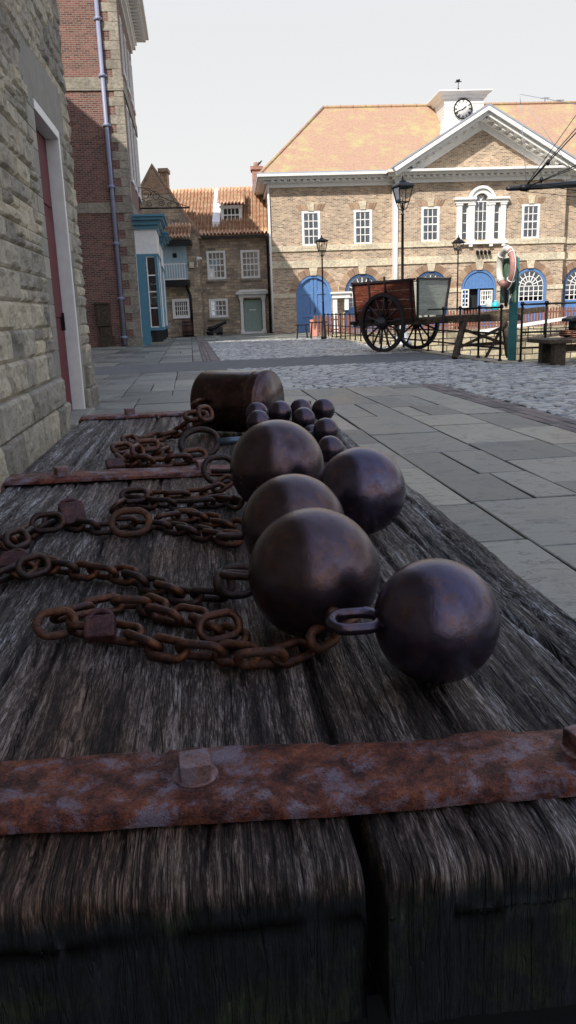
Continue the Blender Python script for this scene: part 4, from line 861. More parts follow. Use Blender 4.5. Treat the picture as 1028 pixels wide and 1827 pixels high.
def arch_window(a, y, name='arched_window', frame='dark_blue_paint', lab=None):
    c = (a[0] + a[1]) / 2; r = aw / 2; m = MB(); zw = 1.35
    half_disc(m, c, r - .01, zs, y + .04, y + .2, r - .17); m.box(a[0] + .01, a[0] + .17, y + .04, y + .2, 0, zs); m.box(a[1] - .17, a[1] - .01, y + .04, y + .2, 0, zs); m.box(a[0] + .17, a[1] - .17, y + .05, y + .2, 0, zw, 2)
    for s_ in (0, 1): x0 = a[0] + .25 + s_ * (aw / 2 - .17); m.box(x0, x0 + aw / 2 - .33, y + .03, y + .052, .2, zw - .2, 2)
    R1 = r - .17; b = .045
    for k in range(9):
        t = math.pi * k / 8; m.bar((c + R1 * .27 * math.cos(t), y + .12, zs + R1 * .27 * math.sin(t)), (c + R1 * math.cos(t), y + .12, zs + R1 * math.sin(t)), b, b, 1, upv=(0, 1, 0))
    for rr in (.27, .62, .98):
        m.tube([(c + R1 * rr * math.cos(math.pi * k / 20), y + .12, zs + R1 * rr * math.sin(math.pi * k / 20)) for k in range(21)], .028, 6, mi=1)
    x0, x1 = c - R1, c + R1
    for k in range(7): x = x0 + (x1 - x0) * k / 6; m.box(x - .022, x + .022, y + .10, y + .14, zw, zs, 1)
    for k in range(0, 4): zz = zw + (zs - zw) * k / 3; m.box(x0, x1, y + .102, y + .138, zz - .022, zz + .022, 1)
    m.prism(arch_poly(a[0] + .1, a[1] - .1, zw - .1, zs), y + .33, y + .345, 3)
    o = m.build(name, [G[frame], G['white_paint'], G['blue_paint'], G['dark']], mb_)
    MB().prism(arch_poly(c - R1, c + R1, zw, zs), y + .15, y + .156).build('pane', G['window_glass'], o)
    if lab: o['label'] = lab
arch_window(ar[1], 0); arch_window(arc[0], -PR); arch_window(arc[2], -PR, frame='blue_paint'); arch_window(arr, .2, lab='shaded arched window in the recessed right wing')
def open_door(a, y):
    c = (a[0] + a[1]) / 2; r = aw / 2; m = MB(); zd = zs - .05
    half_disc(m, c, r - .01, zs, y + .08, y + .16); half_disc(m, c, r - .01, zs, y + .02, y + .079, r - .14); m.box(a[0] + .02, a[1] - .02, y + .02, y + .16, zd, zs)
    m.box(a[0] + .01, a[0] + .14, y + .02, y + .16, 0, zd); m.box(a[1] - .14, a[1] - .01, y + .02, y + .16, 0, zd); m.box(a[0] + 1.0, a[0] + 1.1, y + .05, y + .16, 0, zd)
    for k in range(9): x = a[0] + .25 + k * (aw - .5) / 8; zz = zs + math.sqrt(max(0, (r - .15) ** 2 - (x - c) ** 2)); m.box(x - .008, x + .008, y + .072, y + .085, zs + .02, max(zz, zs + .05))
    m.box(a[0] + 1.1, a[1] - .14, y + .06, y + .15, 0, 1.2); m.box(a[0] + .14, a[0] + .2, y - .1, y + .1, 1.0, zd)
    m.box(a[0] + .1, a[1] - .1, y + .335, y + .345, 0, zs, 1)
    o = m.build('doorway', [G['blue_paint'], G['dark']], mb_); o['label'] = 'blue doorway under a boarded blue arch, its left leaf open'
    m = MB(); bars(m, a[0] + 1.15, a[1] - .2, 1.2, zd - .1, 5, 3, y, .05); bars(m, a[0] - .02, a[0] + .42, 1.1, zd - .02, 2, 4, y - .14, .06); m.build('glazing_bars', G['white_paint'], o)
    MB().box(a[0] + 1.15, a[1] - .2, y + .09, y + .1, 1.2, zd - .1).build('pane', G['window_glass'], o)
open_door(arc[1], -PR)
# four small floodlights
fu = [uzc(x, 452)[0] for x in (850, 857, 864, 871)]; fz = uzc(860, 451)[1]
for k, u in enumerate(fu):
    m = MB(); m.obox((u, -PR - .22, fz), (.065, 0, 0), (0, .10, .05), (0, -.04, .08)); m.bar((u, -PR, fz + .1), (u, -PR - .16, fz + .03), .03)
    tag(m.build('floodlight', G['black_iron'], None, bevel=.01), ['first', 'second', 'third', 'last'][k] + ' from the left of the four small floodlights above the blue doorway', 'floodlight', 'floodlights over the doorway')
    o = bpy.data.objects[-1] if False else COL.objects[-1]; o.location = MF.o; o.rotation_euler = (0, 0, MF.a)
# roof aerials
for k, (x, y0, y1) in enumerate(((972, 188, 175), (998, 193, 179))):
    a = MF.uz(x, y0, RUN); b = MF.uz(x, y1, RUN); m = MB(); m.tube([(a[0], RUN, a[1] - .4), (a[0], RUN, b[1])], .02, 6); m.bar((a[0] - .25, RUN, b[1]), (a[0] + .3, RUN, b[1]), .02)
    for q in range(5): m.bar((a[0] - .2 + q * .1, RUN - .2, b[1]), (a[0] - .2 + q * .1, RUN + .2, b[1]), .012)
    m.build('aerial', G['black_iron'], roof)

# ================================================================== COTTAGE WITH PANTILE ROOF
CO = Fr(0, 49.5, 0.0); cz_ = lambda x, y, w=0.0: CO.uz(x, y, w)
cot = thing('cottage', 'stone cottage with pantile roof, dormer and pale green door', 'house', CO.o, 0)
cl = cz_(349, 520)[0]; cr = cz_(489, 520)[0]; cg = cz_(420, 421)[1]
cw_ = MB().box(cl, cr, 0, 6.5, -.1, cg).build('wall', G['cottage_stone'], cot)
R3 = [rect(369.5, 447.5, 403, 498.5, cz_), rect(430, 446, 463.5, 496.5, cz_), rect(373.5, 533, 407, 566.5, cz_)]; dd = rect(436, 535, 467, 596, cz_); dd = (dd[0], dd[1], 0, dd[3])
cut(cw_, [lambda c, w=w: c.box(w[0], w[1], -.3, .3, w[2], w[3]) for w in R3] + [lambda c: c.box(dd[0] - .05, dd[1] + .05, -.3, .3, -.05, dd[3] + .05)])
blind = paint('blind_cloth', '#cfd8de', .6, .15)
for k, w in enumerate(R3):
    o = sash(cot, *w, 4 if k < 2 else 4, 4 if k < 2 else 3, curtain=False, fr=.13 if k == 2 else .12, proud=.03, glassn='sky_glass', dark='blind_cloth' if k < 2 else 'dark', depth=.12 if k < 2 else .22)
    MB().box(w[0] - .08, w[1] + .08, -.12, .02, w[2] - .13, w[2] - .003).build('sill', G['quoin_stone'], o)
m = MB(); m.box(dd[0], dd[1], .14, .2, .0, dd[3]); W_ = dd[1] - dd[0]; Hh = dd[3]
for a, b, c, d_ in ((.12, .46, .08, .35), (.54, .88, .08, .35), (.12, .46, .42, .68), (.54, .88, .42, .68), (.12, .46, .74, .93), (.54, .88, .74, .93)): m.box(dd[0] + a * W_, dd[0] + b * W_, .125, .141, c * Hh, d_ * Hh)
dr = m.build('door', G['sage_paint'], cot, bevel=.01); MB().box(dd[0] + W_ * .3, dd[0] + W_ * .7, .118, .124, Hh * .69, Hh * .72).build('letter_plate', G['white_paint'], dr)
su0 = cz_(429, 560)[0]; su1 = cz_(474, 560)[0]; sz0 = cz_(450, 531)[1]; szt = cz_(447, 517)[1]
m = MB()
for a in ((su0, dd[0] - .02), (dd[1] + .02, su1)): m.box(a[0] + .03, a[1], -.16, .1, 0, sz0); m.box(a[0] - .02, a[1] + .03, -.2, .05, 0, .25); m.box(a[0] - .02, a[1] + .03, -.2, .05, sz0 - .14, sz0 - .002)
m.box(su0 - .05, su1 + .05, -.22, .05, sz0, sz0 + .2); m.box(su0 - .2, su1 + .2, -.45, .05, sz0 + .202, sz0 + .32); m.prism([(su0 - .24, sz0 + .322), (su1 + .24, sz0 + .322), (su1 + .1, szt), (su0 + .1, szt)], -.5, .02)
m.box(su0 + .1, su1 - .1, -.4, .1, -.05, .12); m.build('door_surround', G['white_paint'], cot, bevel=.01)
def pantiles(m, O, U_, V_, nu, L, nv, amp=.07, per=10, mi=0):
    "corrugated roof slope: O eave corner, U_ unit along the eave, V_ up the slope (length L), nu rolls of pitch = |eave|/nu"
    O, U_, V_ = Vector(O), Vector(U_), Vector(V_).normalized(); N_ = U_.cross(V_).normalized(); Wd = U_.length; U1_ = U_ / Wd
    if N_.z < 0: N_ = -N_
    cols = nu * per + 1
    P = []
    for j in range(nv):
        for e in (0, 1):
            t = L * (j + e) / nv + (.0 if e == 0 else .02); row = []
            for i in range(cols):
                ph = i / per * 2 * math.pi; h = amp * (1 - abs(math.cos(ph / 2)) ** 2.2 * 1.0) + (.035 if e == 0 else 0.0)
                row.append(tuple(O + U1_ * (Wd * i / (cols - 1)) + V_ * t + N_ * h))
            P.append(row)
    m.grid(P, mi)
RZ = cz_(420, 339, 4.2)[1]; sl_v = Vector((0, 4.2 + .35, RZ - cg + .05)); 
m = MB(); pantiles(m, (cl - 2.2, -.35, cg + .02), (cr - cl + 2.2, 0, 0), sl_v, 32, sl_v.length, 9, .16); m.add([(cl - 2.2, -.33, cg - .02), (cr, -.33, cg - .02), (cr, 4.2, RZ - .08), (cl - 2.2, 4.2, RZ - .08), (cl - 2.2, 8.7, cg), (cr, 8.7, cg)], [(0, 1, 2, 3), (3, 2, 5, 4), (0, 3, 4), (1, 5, 2)])
cro = m.build('roof', G['pantile'], cot)
m = MB(); m.tube([(cl - 2.2, 4.2, RZ + .05), (cr, 4.2, RZ + .05)], .12, 8); m.build('ridge_tiles', G['pantile'], cro)
m = MB(); m.box(cl, cr, -.42, -.28, cg - .12, cg + .0); m.tube([(cr - .3, -.2, 0), (cr - .3, -.2, cg - .4), (cr - .3, -.35, cg - .1)], .06, 8); m.build('gutter', G['black_paint'], cot)
# chimney with gull
h0, hz0 = cz_(459.5, 330, 4.2); hw_ = (cz_(468, 330, 4.2)[0] - cz_(451, 330, 4.2)[0]) / 2; hzt = cz_(459, 298, 4.2)[1]
m = MB(); m.box(h0 - hw_, h0 + hw_, 3.9, 5.0, hz0 - 1, hzt - .2); m.box(h0 - hw_ - .1, h0 + hw_ + .1, 3.8, 5.1, hzt - .2, hzt); m.lathe([(.17, 0), (.14, .3)], (h0 - .05, 4.4, hzt), 10); m.build('chimney', brick('chimney_brick', ['#7e5348', '#93665a', '#a2766a'], '#94897c'), cro)
# dormer
D0 = cz_(394, 385, .9)[0]; D1 = cz_(432, 385, .9)[0]; Dz0 = cz_(412, 397, .9)[1]; Dz1 = cz_(412, 370, .9)[1]; Dzr = cz_(412, 340, 2.6)[1]
m = MB(); m.box(D0, D0 + .12, .9, 3.6, Dz0 - .3, Dz1 + .05); m.box(D1 - .12, D1, .9, 3.6, Dz0 - .3, Dz1 + .05); m.box(D0 + .12, D1 - .12, .9, 1.0, Dz0 - .3, Dz0); m.box(D0 - .06, D1 + .06, .84, .96, Dz1 - .02, Dz1 + .12); m.box(D0 - .25, D0 + .0, .35, .6, Dz0 - .55, Dz0 - .45)
do_ = m.build('dormer', G['white_paint'], cot)
v_ = Vector((0, 1.9, Dzr - Dz1)); m = MB(); pantiles(m, (D0 - .2, .7, Dz1 + .1), (D1 - D0 + .4, 0, 0), v_, 8, v_.length, 4, .14); m.build('dormer_roof', G['pantile'], do_)
sash(do_, D0 + .12, D1 - .12, Dz0, Dz1, 4, 2, yf=.9, curtain=False, fr=.07)
MB().add([(D0 - .5, -.02 + .4, cg + .55), (D0 - .05, .4, cg + .55), (D0 - .05, 3.9, RZ - .3), (D0 - .5, 3.9, RZ - .3), (D0 - .5, .4, cg + .88), (D0 - .05, .4, cg + .88), (D0 - .05, 3.9, RZ + .08), (D0 - .5, 3.9, RZ + .08)], [(4, 5, 6, 7), (0, 1, 5, 4), (1, 2, 6, 5), (0, 3, 7, 4)]).build('lead_flashing', G['white_paint'], do_)

# ================================================================== GABLED HOUSE
GO = Fr(0, 48.0, 0.0); gz = lambda x, y, w=0.0: GO.uz(x, y, w)
gab = thing('gable_house', 'older house with a steep stone and brick gable, small balcony and lean-to pantile roof', 'house', GO.o, 0)
ga, gza = gz(271, 294); gr, gzr = gz(354, 418); gl = ga - (gr - ga); wr = gz(358, 520)[0]; wl_ = gz(287, 520)[0]
m = MB(); m.prism([(gl, 0), (wr, 0), (wr, gzr - .2), (gr + .1, gzr - .2), (ga, gza), (gl, gzr)], .0, 1.45); 
o = m.build('wall', G['cottage_stone'], gab)
zbk = gz(300, 345)[1]; 
m = MB(); k = (gza - zbk) / (gza - gzr); m.prism([(ga - (gr - ga) * k * .9, zbk), (ga + (gr - ga) * k * .9, zbk), (ga, gza - .25)], -.02, .01); m.build('brick_gable', G['cottage_brick'], gab)
m = MB()
for s_ in (-1, 1):
    x1 = ga + s_ * (gr - ga); m.prism([(ga, gza + .08), (x1 + s_ * .1, gzr + .04), (x1, gzr - .1), (ga, gza - .08)], -.04, .5)
m.build('coping', G['cottage_brick'], gab)
c0 = gz(282, 301); c1 = gz(295, 301); m = MB(); m.box(c0[0], c1[0], .5, 1.4, gz(288, 340)[1], c0[1] - .1); m.box(c0[0] - .08, c1[0] + .08, .42, 1.48, c0[1] - .1, c0[1] + .1); m.build('chimney', G['cottage_brick'], gab)
# lean-to
l0 = gz(284, 425, -1.2)[0]; l1 = gz(339, 425, -1.2)[0]; lz0 = gz(312, 426, -1.2)[1]; lz1 = gz(312, 402, -.1)[1]
v_ = Vector((0, 1.1, lz1 - lz0)); m = MB(); pantiles(m, (l0, -1.2, lz0), (l1 - l0, 0, 0), v_, 9, v_.length, 3, .16); m.box(l0, l1, -1.15, -.01, lz0 - .3, lz0 - .05, 1); m.build('lean_to_roof', [G['pantile'], G['black_paint']], gab)
bz0 = gz(312, 499, -.9)[1]; bz1 = gz(312, 470, -.9)[1]; bzt = gz(312, 440, -.05)[1]; bx0 = gz(296, 470, -.9)[0]; bx1 = gz(331, 470, -.9)[0]
m = MB(); m.box(bx0 - .9, bx1, -.05, .0, bz0, bzt + .1)
dr = m.build('balcony_door', paint('door_blue', '#9fb9c6', .5, .15), gab); q0 = gz(308, 452); q1 = gz(316, 460); MB().box(q0[0], q1[0], -.06, -.052, q1[1], q0[1]).build('pane', G['dark'], dr)
m = MB(); m.box(bx0 - 1.2, bx1 + .12, -.95, 0, bz0 - .35, bz0 - .02); m.build('balcony_floor', G['black_paint'], gab)
m = MB(); m.box(bx0 - 1.2, bx1, -.93, -.88, bz1 - .05, bz1); m.box(bx0 - 1.2, bx1, -.93, -.88, bz0, bz0 + .06)
x = bx0 - 1.2
while x < bx1: m.box(x, x + .04, -.92, -.89, bz0 + .06, bz1 - .05); x += .15
m.box(bx1 - .05, bx1, -.92, 0, bz1 - .05, bz1); m.build('balcony_railing', G['white_paint'], gab)
w = rect(308.5, 533, 340, 568, gz); m = sash(gab, *w, 6, 3, yf=-.14, curtain=False, fr=.16, bar=.04, proud=.02); 
px_, pz_ = gz(338, 500); m = MB(); px2 = gz(344.5, 596)[0]; m.tube([(bx1 + .1, -1.0, bz0 - .2), (px2 - .2, -.3, bz0 - .3), (px2, -.16, bz0 - .9), (px2, -.16, 0)], .085, 8); m.build('downpipe', G['black_paint'], gab)
q = gz(354.5, 465); m = MB(); m.box(q[0] - .1, q[0] + .02, -.3, .0, q[1] - .02, q[1] + .08); m.obox((q[0] + .08, -.34, q[1] + .12), (.14, 0, -.02), (0, .06, 0), (0, 0, .06)); m.bar((q[0] - .08, -.1, q[1]), (q[0] - .08, -.1, q[1] - .35), .04)
cc_ = m.build('security_camera', G['white_paint']); cc_.location = GO.o; tag(cc_, 'white security camera on the wall left of the cottage windows', 'camera')
q = gz(342, 473); m = MB(); m.box(q[0] - .13, q[0] + .13, -.12, -.001, q[1] - .16, q[1] + .16); m.box(q[0] - .1, q[0] + .1, -.14, -.121, q[1] - .1, q[1] + .1); o = m.build('alarm_box', G['cream_paint'], bevel=.01); o.location = GO.o; tag(o, 'small cream alarm box on the wall beside the balcony', 'alarm box')

# ================================================================== RED BRICK BUILDING (left, with shop bays)
RO = hz(254, 616); RF = Fr(RO.x, RO.y, 6.3)
red = thing('red_brick_building', 'tall red brick building with stone quoins, white cornice and teal shop bays', 'building', RF.o, RF.a)
ruz = RF.uz; rvz = lambda x, y, u=0.0: RF.vz(x, y, u)
HT = 15.2; VL = 12.0
zA = ruz(180, 150)[1]; zB_ = ruz(190, 371)[1]; print('bands', zA, zB_)
_, ztopc = rvz(262, 163); print('corn', ztopc)
zt_ = rvz(268, 150, .55)[1]; vf = 8.5; HT = zt_ - .9; print('HT', HT)
m = MB(); m.box(-5.2, 0, 0, vf, -.1, HT); rw = m.build('wall', G['red_brick'], red)
sw = [(v, v + .95) for v in (1.4, 3.5, 5.6, 7.2)]
hs = [(zA + .8, zA + 2.9), (zB_ + 1.3, zB_ + 4.2), (1.0, 3.9)][:2]
cut(rw, [lambda c, a=a, b=b, h=h: c.box(-.25, .3, a, b, h[0], h[1]) for (a, b) in sw for h in hs])
for (a, b) in sw:
    for h in hs:
        m = MB(); m.box(-.1, .03, a, a + .1, h[0], h[1]); m.box(-.1, .03, b - .1, b, h[0], h[1]); m.box(-.1, .03, a + .1, b - .1, h[1] - .1, h[1]); m.box(-.1, .06, a - .05, b + .05, h[0] - .1, h[0] + .08)
        for k in (1, 2): m.box(-.07, -.03, a + (b - a) * k / 3 - .02, a + (b - a) * k / 3 + .02, h[0], h[1])
        for k in range(1, 6): zz = h[0] + (h[1] - h[0]) * k / 6; m.box(-.07, -.028, a + .1, b - .1, zz - .02, zz + .02)
        m.box(-.22, -.2, a, b, h[0], h[1], 1); o = m.build('window', [G['white_paint'], G['dark']], red); MB().box(-.09, -.085, a + .1, b - .1, h[0], h[1]).build('pane', G['window_glass'], o)
m = MB(); z = 0.0; k = 0
while z < HT - .3:
    h = .335 if True else 0; w = .62 if k % 2 == 0 else .34; m.box(-w, .022, -.022, w * .9 if k % 2 else .34, z + .004, z + h - .004); z += h; k += 1
m.build('quoins', G['quoin_stone'], red, bevel=.01)
m = MB()
for z, h, y in ((zA, .24, .05), (zB_, .20, .045)): m.box(-5.2, y, -y, vf, z - h, z + h)
m.build('stone_bands', G['grey_band_stone'], red)
m = MB(); 
for (z, h, p) in ((HT - .2, .2, .1), (HT, .22, .25), (HT + .222, .16, .32), (HT + .5, .14, .75), (HT + .642, .26, .9)): m.box(-5.2, p, -p, vf + p, z, z + h)
y = .0
while y < vf + .2: m.box(.2, .7, y, y + .18, HT + .384, HT + .499); y += .42
x = -5.0
while x < .2: m.box(x, x + .18, -.7, -.2, HT + .384, HT + .499); x += .42
m.build('cornice', G['white_paint'], red)
m = MB(); m.prism([(-5.4, HT + .9), (.6, HT + .9), (-2.5, HT + 1.9)], -.6, vf + .6); m.build('roof', G['pantile'], red)
pu = [ruz(170, 0)[0], ruz(182, 150)[0], ruz(206, 400)[0], ruz(222, 612)[0]]; pm = np.mean(pu[2:]); print('pipe', pu)
m = MB(); m.tube([(pm, -.12, .05), (pm, -.12, HT - .1)], .085, 10)
for zz in (.3, 1.9, 4.1, 6.3, 8.6, 10.4, 12.4): m.lathe([(.12, 0), (.12, .12)], (pm, -.12, zz), 10); m.box(pm - .16, pm + .16, -.12, .0, zz + .03, zz + .09)
m.build('downpipe', G['lilac_pipe'], red)
q0 = ruz(172, 545); q1 = ruz(196, 545); t0 = ruz(184, 543)[1]; t1 = ruz(186, 582)[1]
m = MB(); m.box(q0[0], q1[0], -.28, .0, t1, t0); m.prism([(q0[0] - .04, t0), (q1[0] + .04, t0), (q1[0] + .04, t0 + .06), (q0[0] - .04, t0 + .1)], -.32, 0); m.box(q0[0] + .06, q1[0] - .06, -.295, -.281, t1 + .1, t0 - .1)
m.box(q0[0] + .1, q1[0] + .0, -.24, 0, ruz(186, 600)[1], t1 - .02); m.box(q0[0] + .22, q1[0] - .14, -.26, -.241, ruz(186, 598)[1] + .03, t1 - .12); m.box(q0[0] + .05, q1[0] + .1, -.22, 0, .0, ruz(186, 600)[1] - .003)
o = m.build('meter_cabinet', G['old_wood'], None, bevel=.01); o.location = RF.o; o.rotation_euler = (0, 0, RF.a); tag(o, 'dark wooden cabinet on the red brick wall left of the downpipe', 'cabinet')
# shop bays
def bay(v0, v1, pj, lab, ztop, first):
    m = MB(); zt2 = ztop; zf = zt2 - .57; zw = zf - .95; zs_ = .72
    # cornice
    for (z, h, p) in ((zt2 - .08, .08, .42), (zt2 - .20, .118, .34), (zt2 - .38, .178, .20), (zt2 - .54, .158, .09)): m.box(.0, pj + p, v0 - p * (1 if first else .8), v1 + p, z, z + h)
    m.box(.0, pj + .04, v0 - .04, v1 + .04, zw - .10, zw - .0)
    # teal pilaster strips
    if first: m.box(.04, .40, v0 - .06, v0 + .1, .0, zw - .10); m.box(.04, .43, v0 - .1, v0 + .1, 0, .35)
    m.box(pj - .14, pj - .02, v0 - .03, v0 + .02, zs_, zw - .1); m.box(pj - .02, pj + .03, v0 + .03, v0 + .17, zs_, zw - .1); m.box(pj - .02, pj + .03, v1 - .17, v1 - .03, zs_, zw - .1)
    m.box(.38 if first else 0, pj + .05, v0 - .05, v1 + .05, zs_ - .12, zs_)
    o = m.build('shop_bay', G['teal_paint'], red); o['label'] = lab
    w = MB(); w.box(.0, pj, v0, v1, zw, zf + .04); w.box(.0, pj + .025, v0 - .025, v1 + .025, zw + .001, zw + .08)
    wx = .42 if first else .05
    if first: w.box(.0, .038, v0 - .07, v0 + .02, 0, zw)
    w.box(wx, wx + .05, v0, v0 + .05, zs_, zw - .1); w.box(pj - .05, pj, v0, v0 + .05, zs_, zw - .1)
    for k in range(0, 5): zz = zs_ + (zw - .1 - zs_) * (0, .27, .5, .73, .985)[k]; w.box(wx, pj, v0 + .01, v0 + .05, zz, zz + .05)
    for k in range(0, 5): vv = v0 + .18 + (v1 - v0 - .36 - .05) * k / 4; w.box(pj - .045, pj - .0, vv, vv + .06, zs_, zw - .1)
    for k in range(0, 5): zz = zs_ + (zw - .1 - zs_) * (0, .25, .5, .75, .985)[k]; w.box(pj - .046, pj - .002, v0 + .17, v1 - .17, zz, zz + .05)
    w.box(-.0 + .002, .03, v0 + .1, v1, zs_, zw - .1, 1); w.build('white_frame', [G['white_paint'], G['dark']], o)
    MB().box(wx, pj - .05, v0 + .025, v0 + .03, zs_, zw - .1).build('pane', G['window_glass'], o); MB().box(pj - .03, pj - .025, v0 + .17, v1 - .17, zs_, zw - .1).build('pane', G['sky_glass'], o)
    c = MB(); P_ = [[(wx + .04 + (pj - wx - .1) * k / 10, v0 + .12 + .03 * math.sin(k * 2), z + (.10 * math.sin(math.pi * k / 10) * -1 if z < zw - .5 else 0)) for k in range(11)] for z in (zw - .12, zw - .5, zw - .5 - .27 * (zw - zs_) * .75)]; c.grid(P_); c.build('curtain', G['purple_cloth'], o)
    c = MB(); P_ = [[(wx + .02 + (pj - wx - .1) * k / 12, v0 + .3 + .05 * math.sin(k * 1.7), z) for k in range(13)] for z in (zs_ + .02, zs_ + .5, zs_ + .95)]; c.grid(P_); c.build('red_drape', G['red_cloth'], o)
    c = MB(); c.box(.34, .37, v0 + .6, v1 - .2, zs_ + .9, zw - .8); c.box(.4, .52, v0 + .5, v0 + .54, zs_ + 1.0, zw - .9); c.build('inner_screen', G['curtain_cloth'], o)
    p = MB(); p.box(.0, pj - .25, v0 + .15, v1 - .1, -.02, zs_ - .12); p.box(pj - .3, pj - .02, v0 + .02, v0 + .3, .12, zs_ - .125); p.box(pj - .3, pj - .02, v1 - .3, v1 - .02, .12, zs_ - .125); p.build('plinth', G['black_paint'], o)
    p = MB(); p.box(pj - .55, pj + .1, v0 - .12, v0 + .35, -.02, .11); p.box(pj - .4, pj + .1, v1 - .4, v1 + .1, -.02, .11); p.build('base_stone', G['smooth_stone'], o, bevel=.01)
bz = ruz(262, 384)[1]; print('bay top', bz)
bay(.06, 3.1, .92, 'nearer teal and white shop bay', bz, True); bay(4.4, 7.6, .92, 'farther teal and white shop bay', bz - .25, False)
# wrought-iron sign bracket
bv = 9.5; a = RF.W(.0, bv, 0); 
bp = hz(0, 0, 0) ; br = thing('sign_bracket', 'black wrought-iron scroll bracket jutting from the red brick building', 'bracket', RF.W(0, 6.0, 0), RF.a)
BV = Fr(*RF.W(0, 6.0)[:2], 6.3); e0 = BV.uz(262, 372); e1 = BV.uz(339, 373.5); zt0 = e0[1]; Lb = e1[0]
m = MB(); m.bar((0, 0, zt0), (Lb, 0, zt0), .05, .07); m.bar((.02, 0, zt0 - .1), (.02, 0, zt0 + 1.0), .04)
def spiral(m, cx, cz, r, turns, a0, sg=1, rr=.014):
    m.tube([(cx + r * (1 - .8 * t / 24) * math.cos(a0 + sg * turns * 2 * math.pi * t / 24), 0, cz + r * (1 - .8 * t / 24) * math.sin(a0 + sg * turns * 2 * math.pi * t / 24)) for t in range(25)], rr, 5)
for (x, z, r, t, a0, s_) in ((.35, .62, .26, 1.5, 0, 1), (.8, .55, .25, 1.5, 3, -1), (.5, .22, .17, 1.4, 1, 1), (1.05, .24, .18, 1.5, 2, -1), (.15, .3, .13, 1.3, 0, 1), (1.45, .16, .13, 1.4, 0, 1), (1.8, .12, .1, 1.3, 2, -1)): spiral(m, x, zt0 + z, r, t, a0, s_)
m.tube([(.02, 0, zt0 + .95), (.5, 0, zt0 + .9), (1.1, 0, zt0 + .5), (1.7, 0, zt0 + .25), (Lb, 0, zt0 + .03)], .014, 5)
m.build('ironwork', G['black_iron'], br)
# unseen blocks added, sized and turned to cast shade over the yard
def block(ox, oy, deg, x0, x1, y0, y1, h, lab):
    w = thing('shade_block', lab, 'building', (ox, oy, 0), math.radians(deg))
    MB().box(x0, x1, y0, y1, 0, h).build('wall', G['red_brick'], w); cx = (x0 + x1) / 2
    MB().prism([(x0 - .3, h), (x1 + .3, h), (cx, h + 1.2)], y0, y1).build('roof', G['pantile'], w)
block(0, 0, 0, -16, -2.9, -28, -9.2, 20, 'tall unseen block added for shade, behind the stone building')
block(0, 0, 0, -22, -9.6, -9, 14, 22, 'tallest unseen block added for shade, left of the stone building')
block(-11.8, 26.5, -40, -9, 2.9, -8, 0, 16.8, 'unseen block added for shade, set at an angle left of the red brick building')
# ================================================================== STREET FURNITURE AND SMALL THINGS
def lamp(pb, ytop, label, wlan, zl0, zl1, big=False, arms=False, base_y=None, fixed=None):
    p = fixed or hz(*pb); V = Fr(p.x, p.y, 0)
    H = V.uz(pb[0], ytop)[1]; L0 = V.uz(pb[0], zl0)[1]; L1 = V.uz(pb[0], zl1)[1]; w = wlan * p.y / F / 2
    root = thing('street_lamp', label, 'street lamp', (p.x, p.y, 0), .3, 'street lamps')
    m = MB(); k = 1.12 if big else .9
    m.lathe([(.14 * k, 0), (.14 * k, .12), (.10 * k, .16), (.10 * k, .55), (.07 * k, .62), (.075 * k, .7), (.05 * k, .8), (.042 * k, 1.5), (.052 * k, 1.52), (.04 * k, 1.56), (.035 * k, L0 - .35), (.05 * k, L0 - .33), (.03 * k, L0 - .3), (.03 * k, L0 - .06), (.02, L0)], n=14)
    if arms: m.bar((-.4, 0, L1 + .03), (.45, 0, L1 + .03), .03)
    m.build('post', G['black_iron'], root)
    m = MB(); wt, wb = w * .92, w * .6
    for i in range(4):
        a0 = math.pi / 4 + i * math.pi / 2; a1 = a0 + math.pi / 2; s2 = math.sqrt(2)
        m.bar((wb * s2 * math.cos(a0), wb * s2 * math.sin(a0), L0 + .02), (wt * s2 * math.cos(a0), wt * s2 * math.sin(a0), L1), .025)
        m.bar((wt * s2 * math.cos(a0), wt * s2 * math.sin(a0), L1), (wt * s2 * math.cos(a1), wt * s2 * math.sin(a1), L1), .03)
        m.bar((wb * s2 * math.cos(a0), wb * s2 * math.sin(a0), L0 + .02), (wb * s2 * math.cos(a1), wb * s2 * math.sin(a1), L0 + .02), .03)
        m.tube([(0, 0, L0 - .22), (wb * .9 * math.cos(a0), wb * .9 * math.sin(a0), L0 - .16), (wb * s2 * math.cos(a0), wb * s2 * math.sin(a0), L0 + .02)], .014, 5)
    s2 = math.sqrt(2); e = w * 1.1
    hh = (H - L1)
    P_ = [[(r * s2 * math.cos(math.pi / 4 + i * math.pi / 2), r * s2 * math.sin(math.pi / 4 + i * math.pi / 2), z) for i in range(5)] for r, z in ((e, L1 + .01), (e * .97, L1 + .05), (e * .45, L1 + hh * .42), (e * .3, L1 + hh * .46), (e * .28, L1 + hh * .55), (e * .12, L1 + hh * .66), (.004, L1 + hh * .68))]
    m.grid(P_, smooth=False); m.lathe([(.012, 0), (.05 * k * .8, hh * .1), (.012, hh * .16), (.03, hh * .2), (.004, hh * .34)], (0, 0, L1 + hh * .66), 8)
    la = m.build('lantern', G['black_iron'], root)
    g = MB(); P_ = [[(r * s2 * math.cos(math.pi / 4 + i * math.pi / 2), r * s2 * math.sin(math.pi / 4 + i * math.pi / 2), z) for i in range(5)] for r, z in ((wb * .95, L0 + .03), (wt * .96, L1 - .01))]; g.grid(P_, smooth=False); g.build('lantern_glass', G['lantern_glass'], la)
    b = MB(); b.lathe([(.02, 0), (.045, .08), (.05, .16), (.02, .24)], (0, 0, L0 + .05), 10); b.build('bulb', G['cream_paint'], la); return root
lamp((578, 605), 419, 'slender black street lamp before the first blue arched door', 16, 448, 431)
l2 = lamp((718, 617), 313, 'tall black street lamp rising behind the red cart', 27, 362, 335, big=True)
pl = hz(718, 617); m = MB(); zz = Fr(pl.x, pl.y, 0).uz(718, 565)[1]
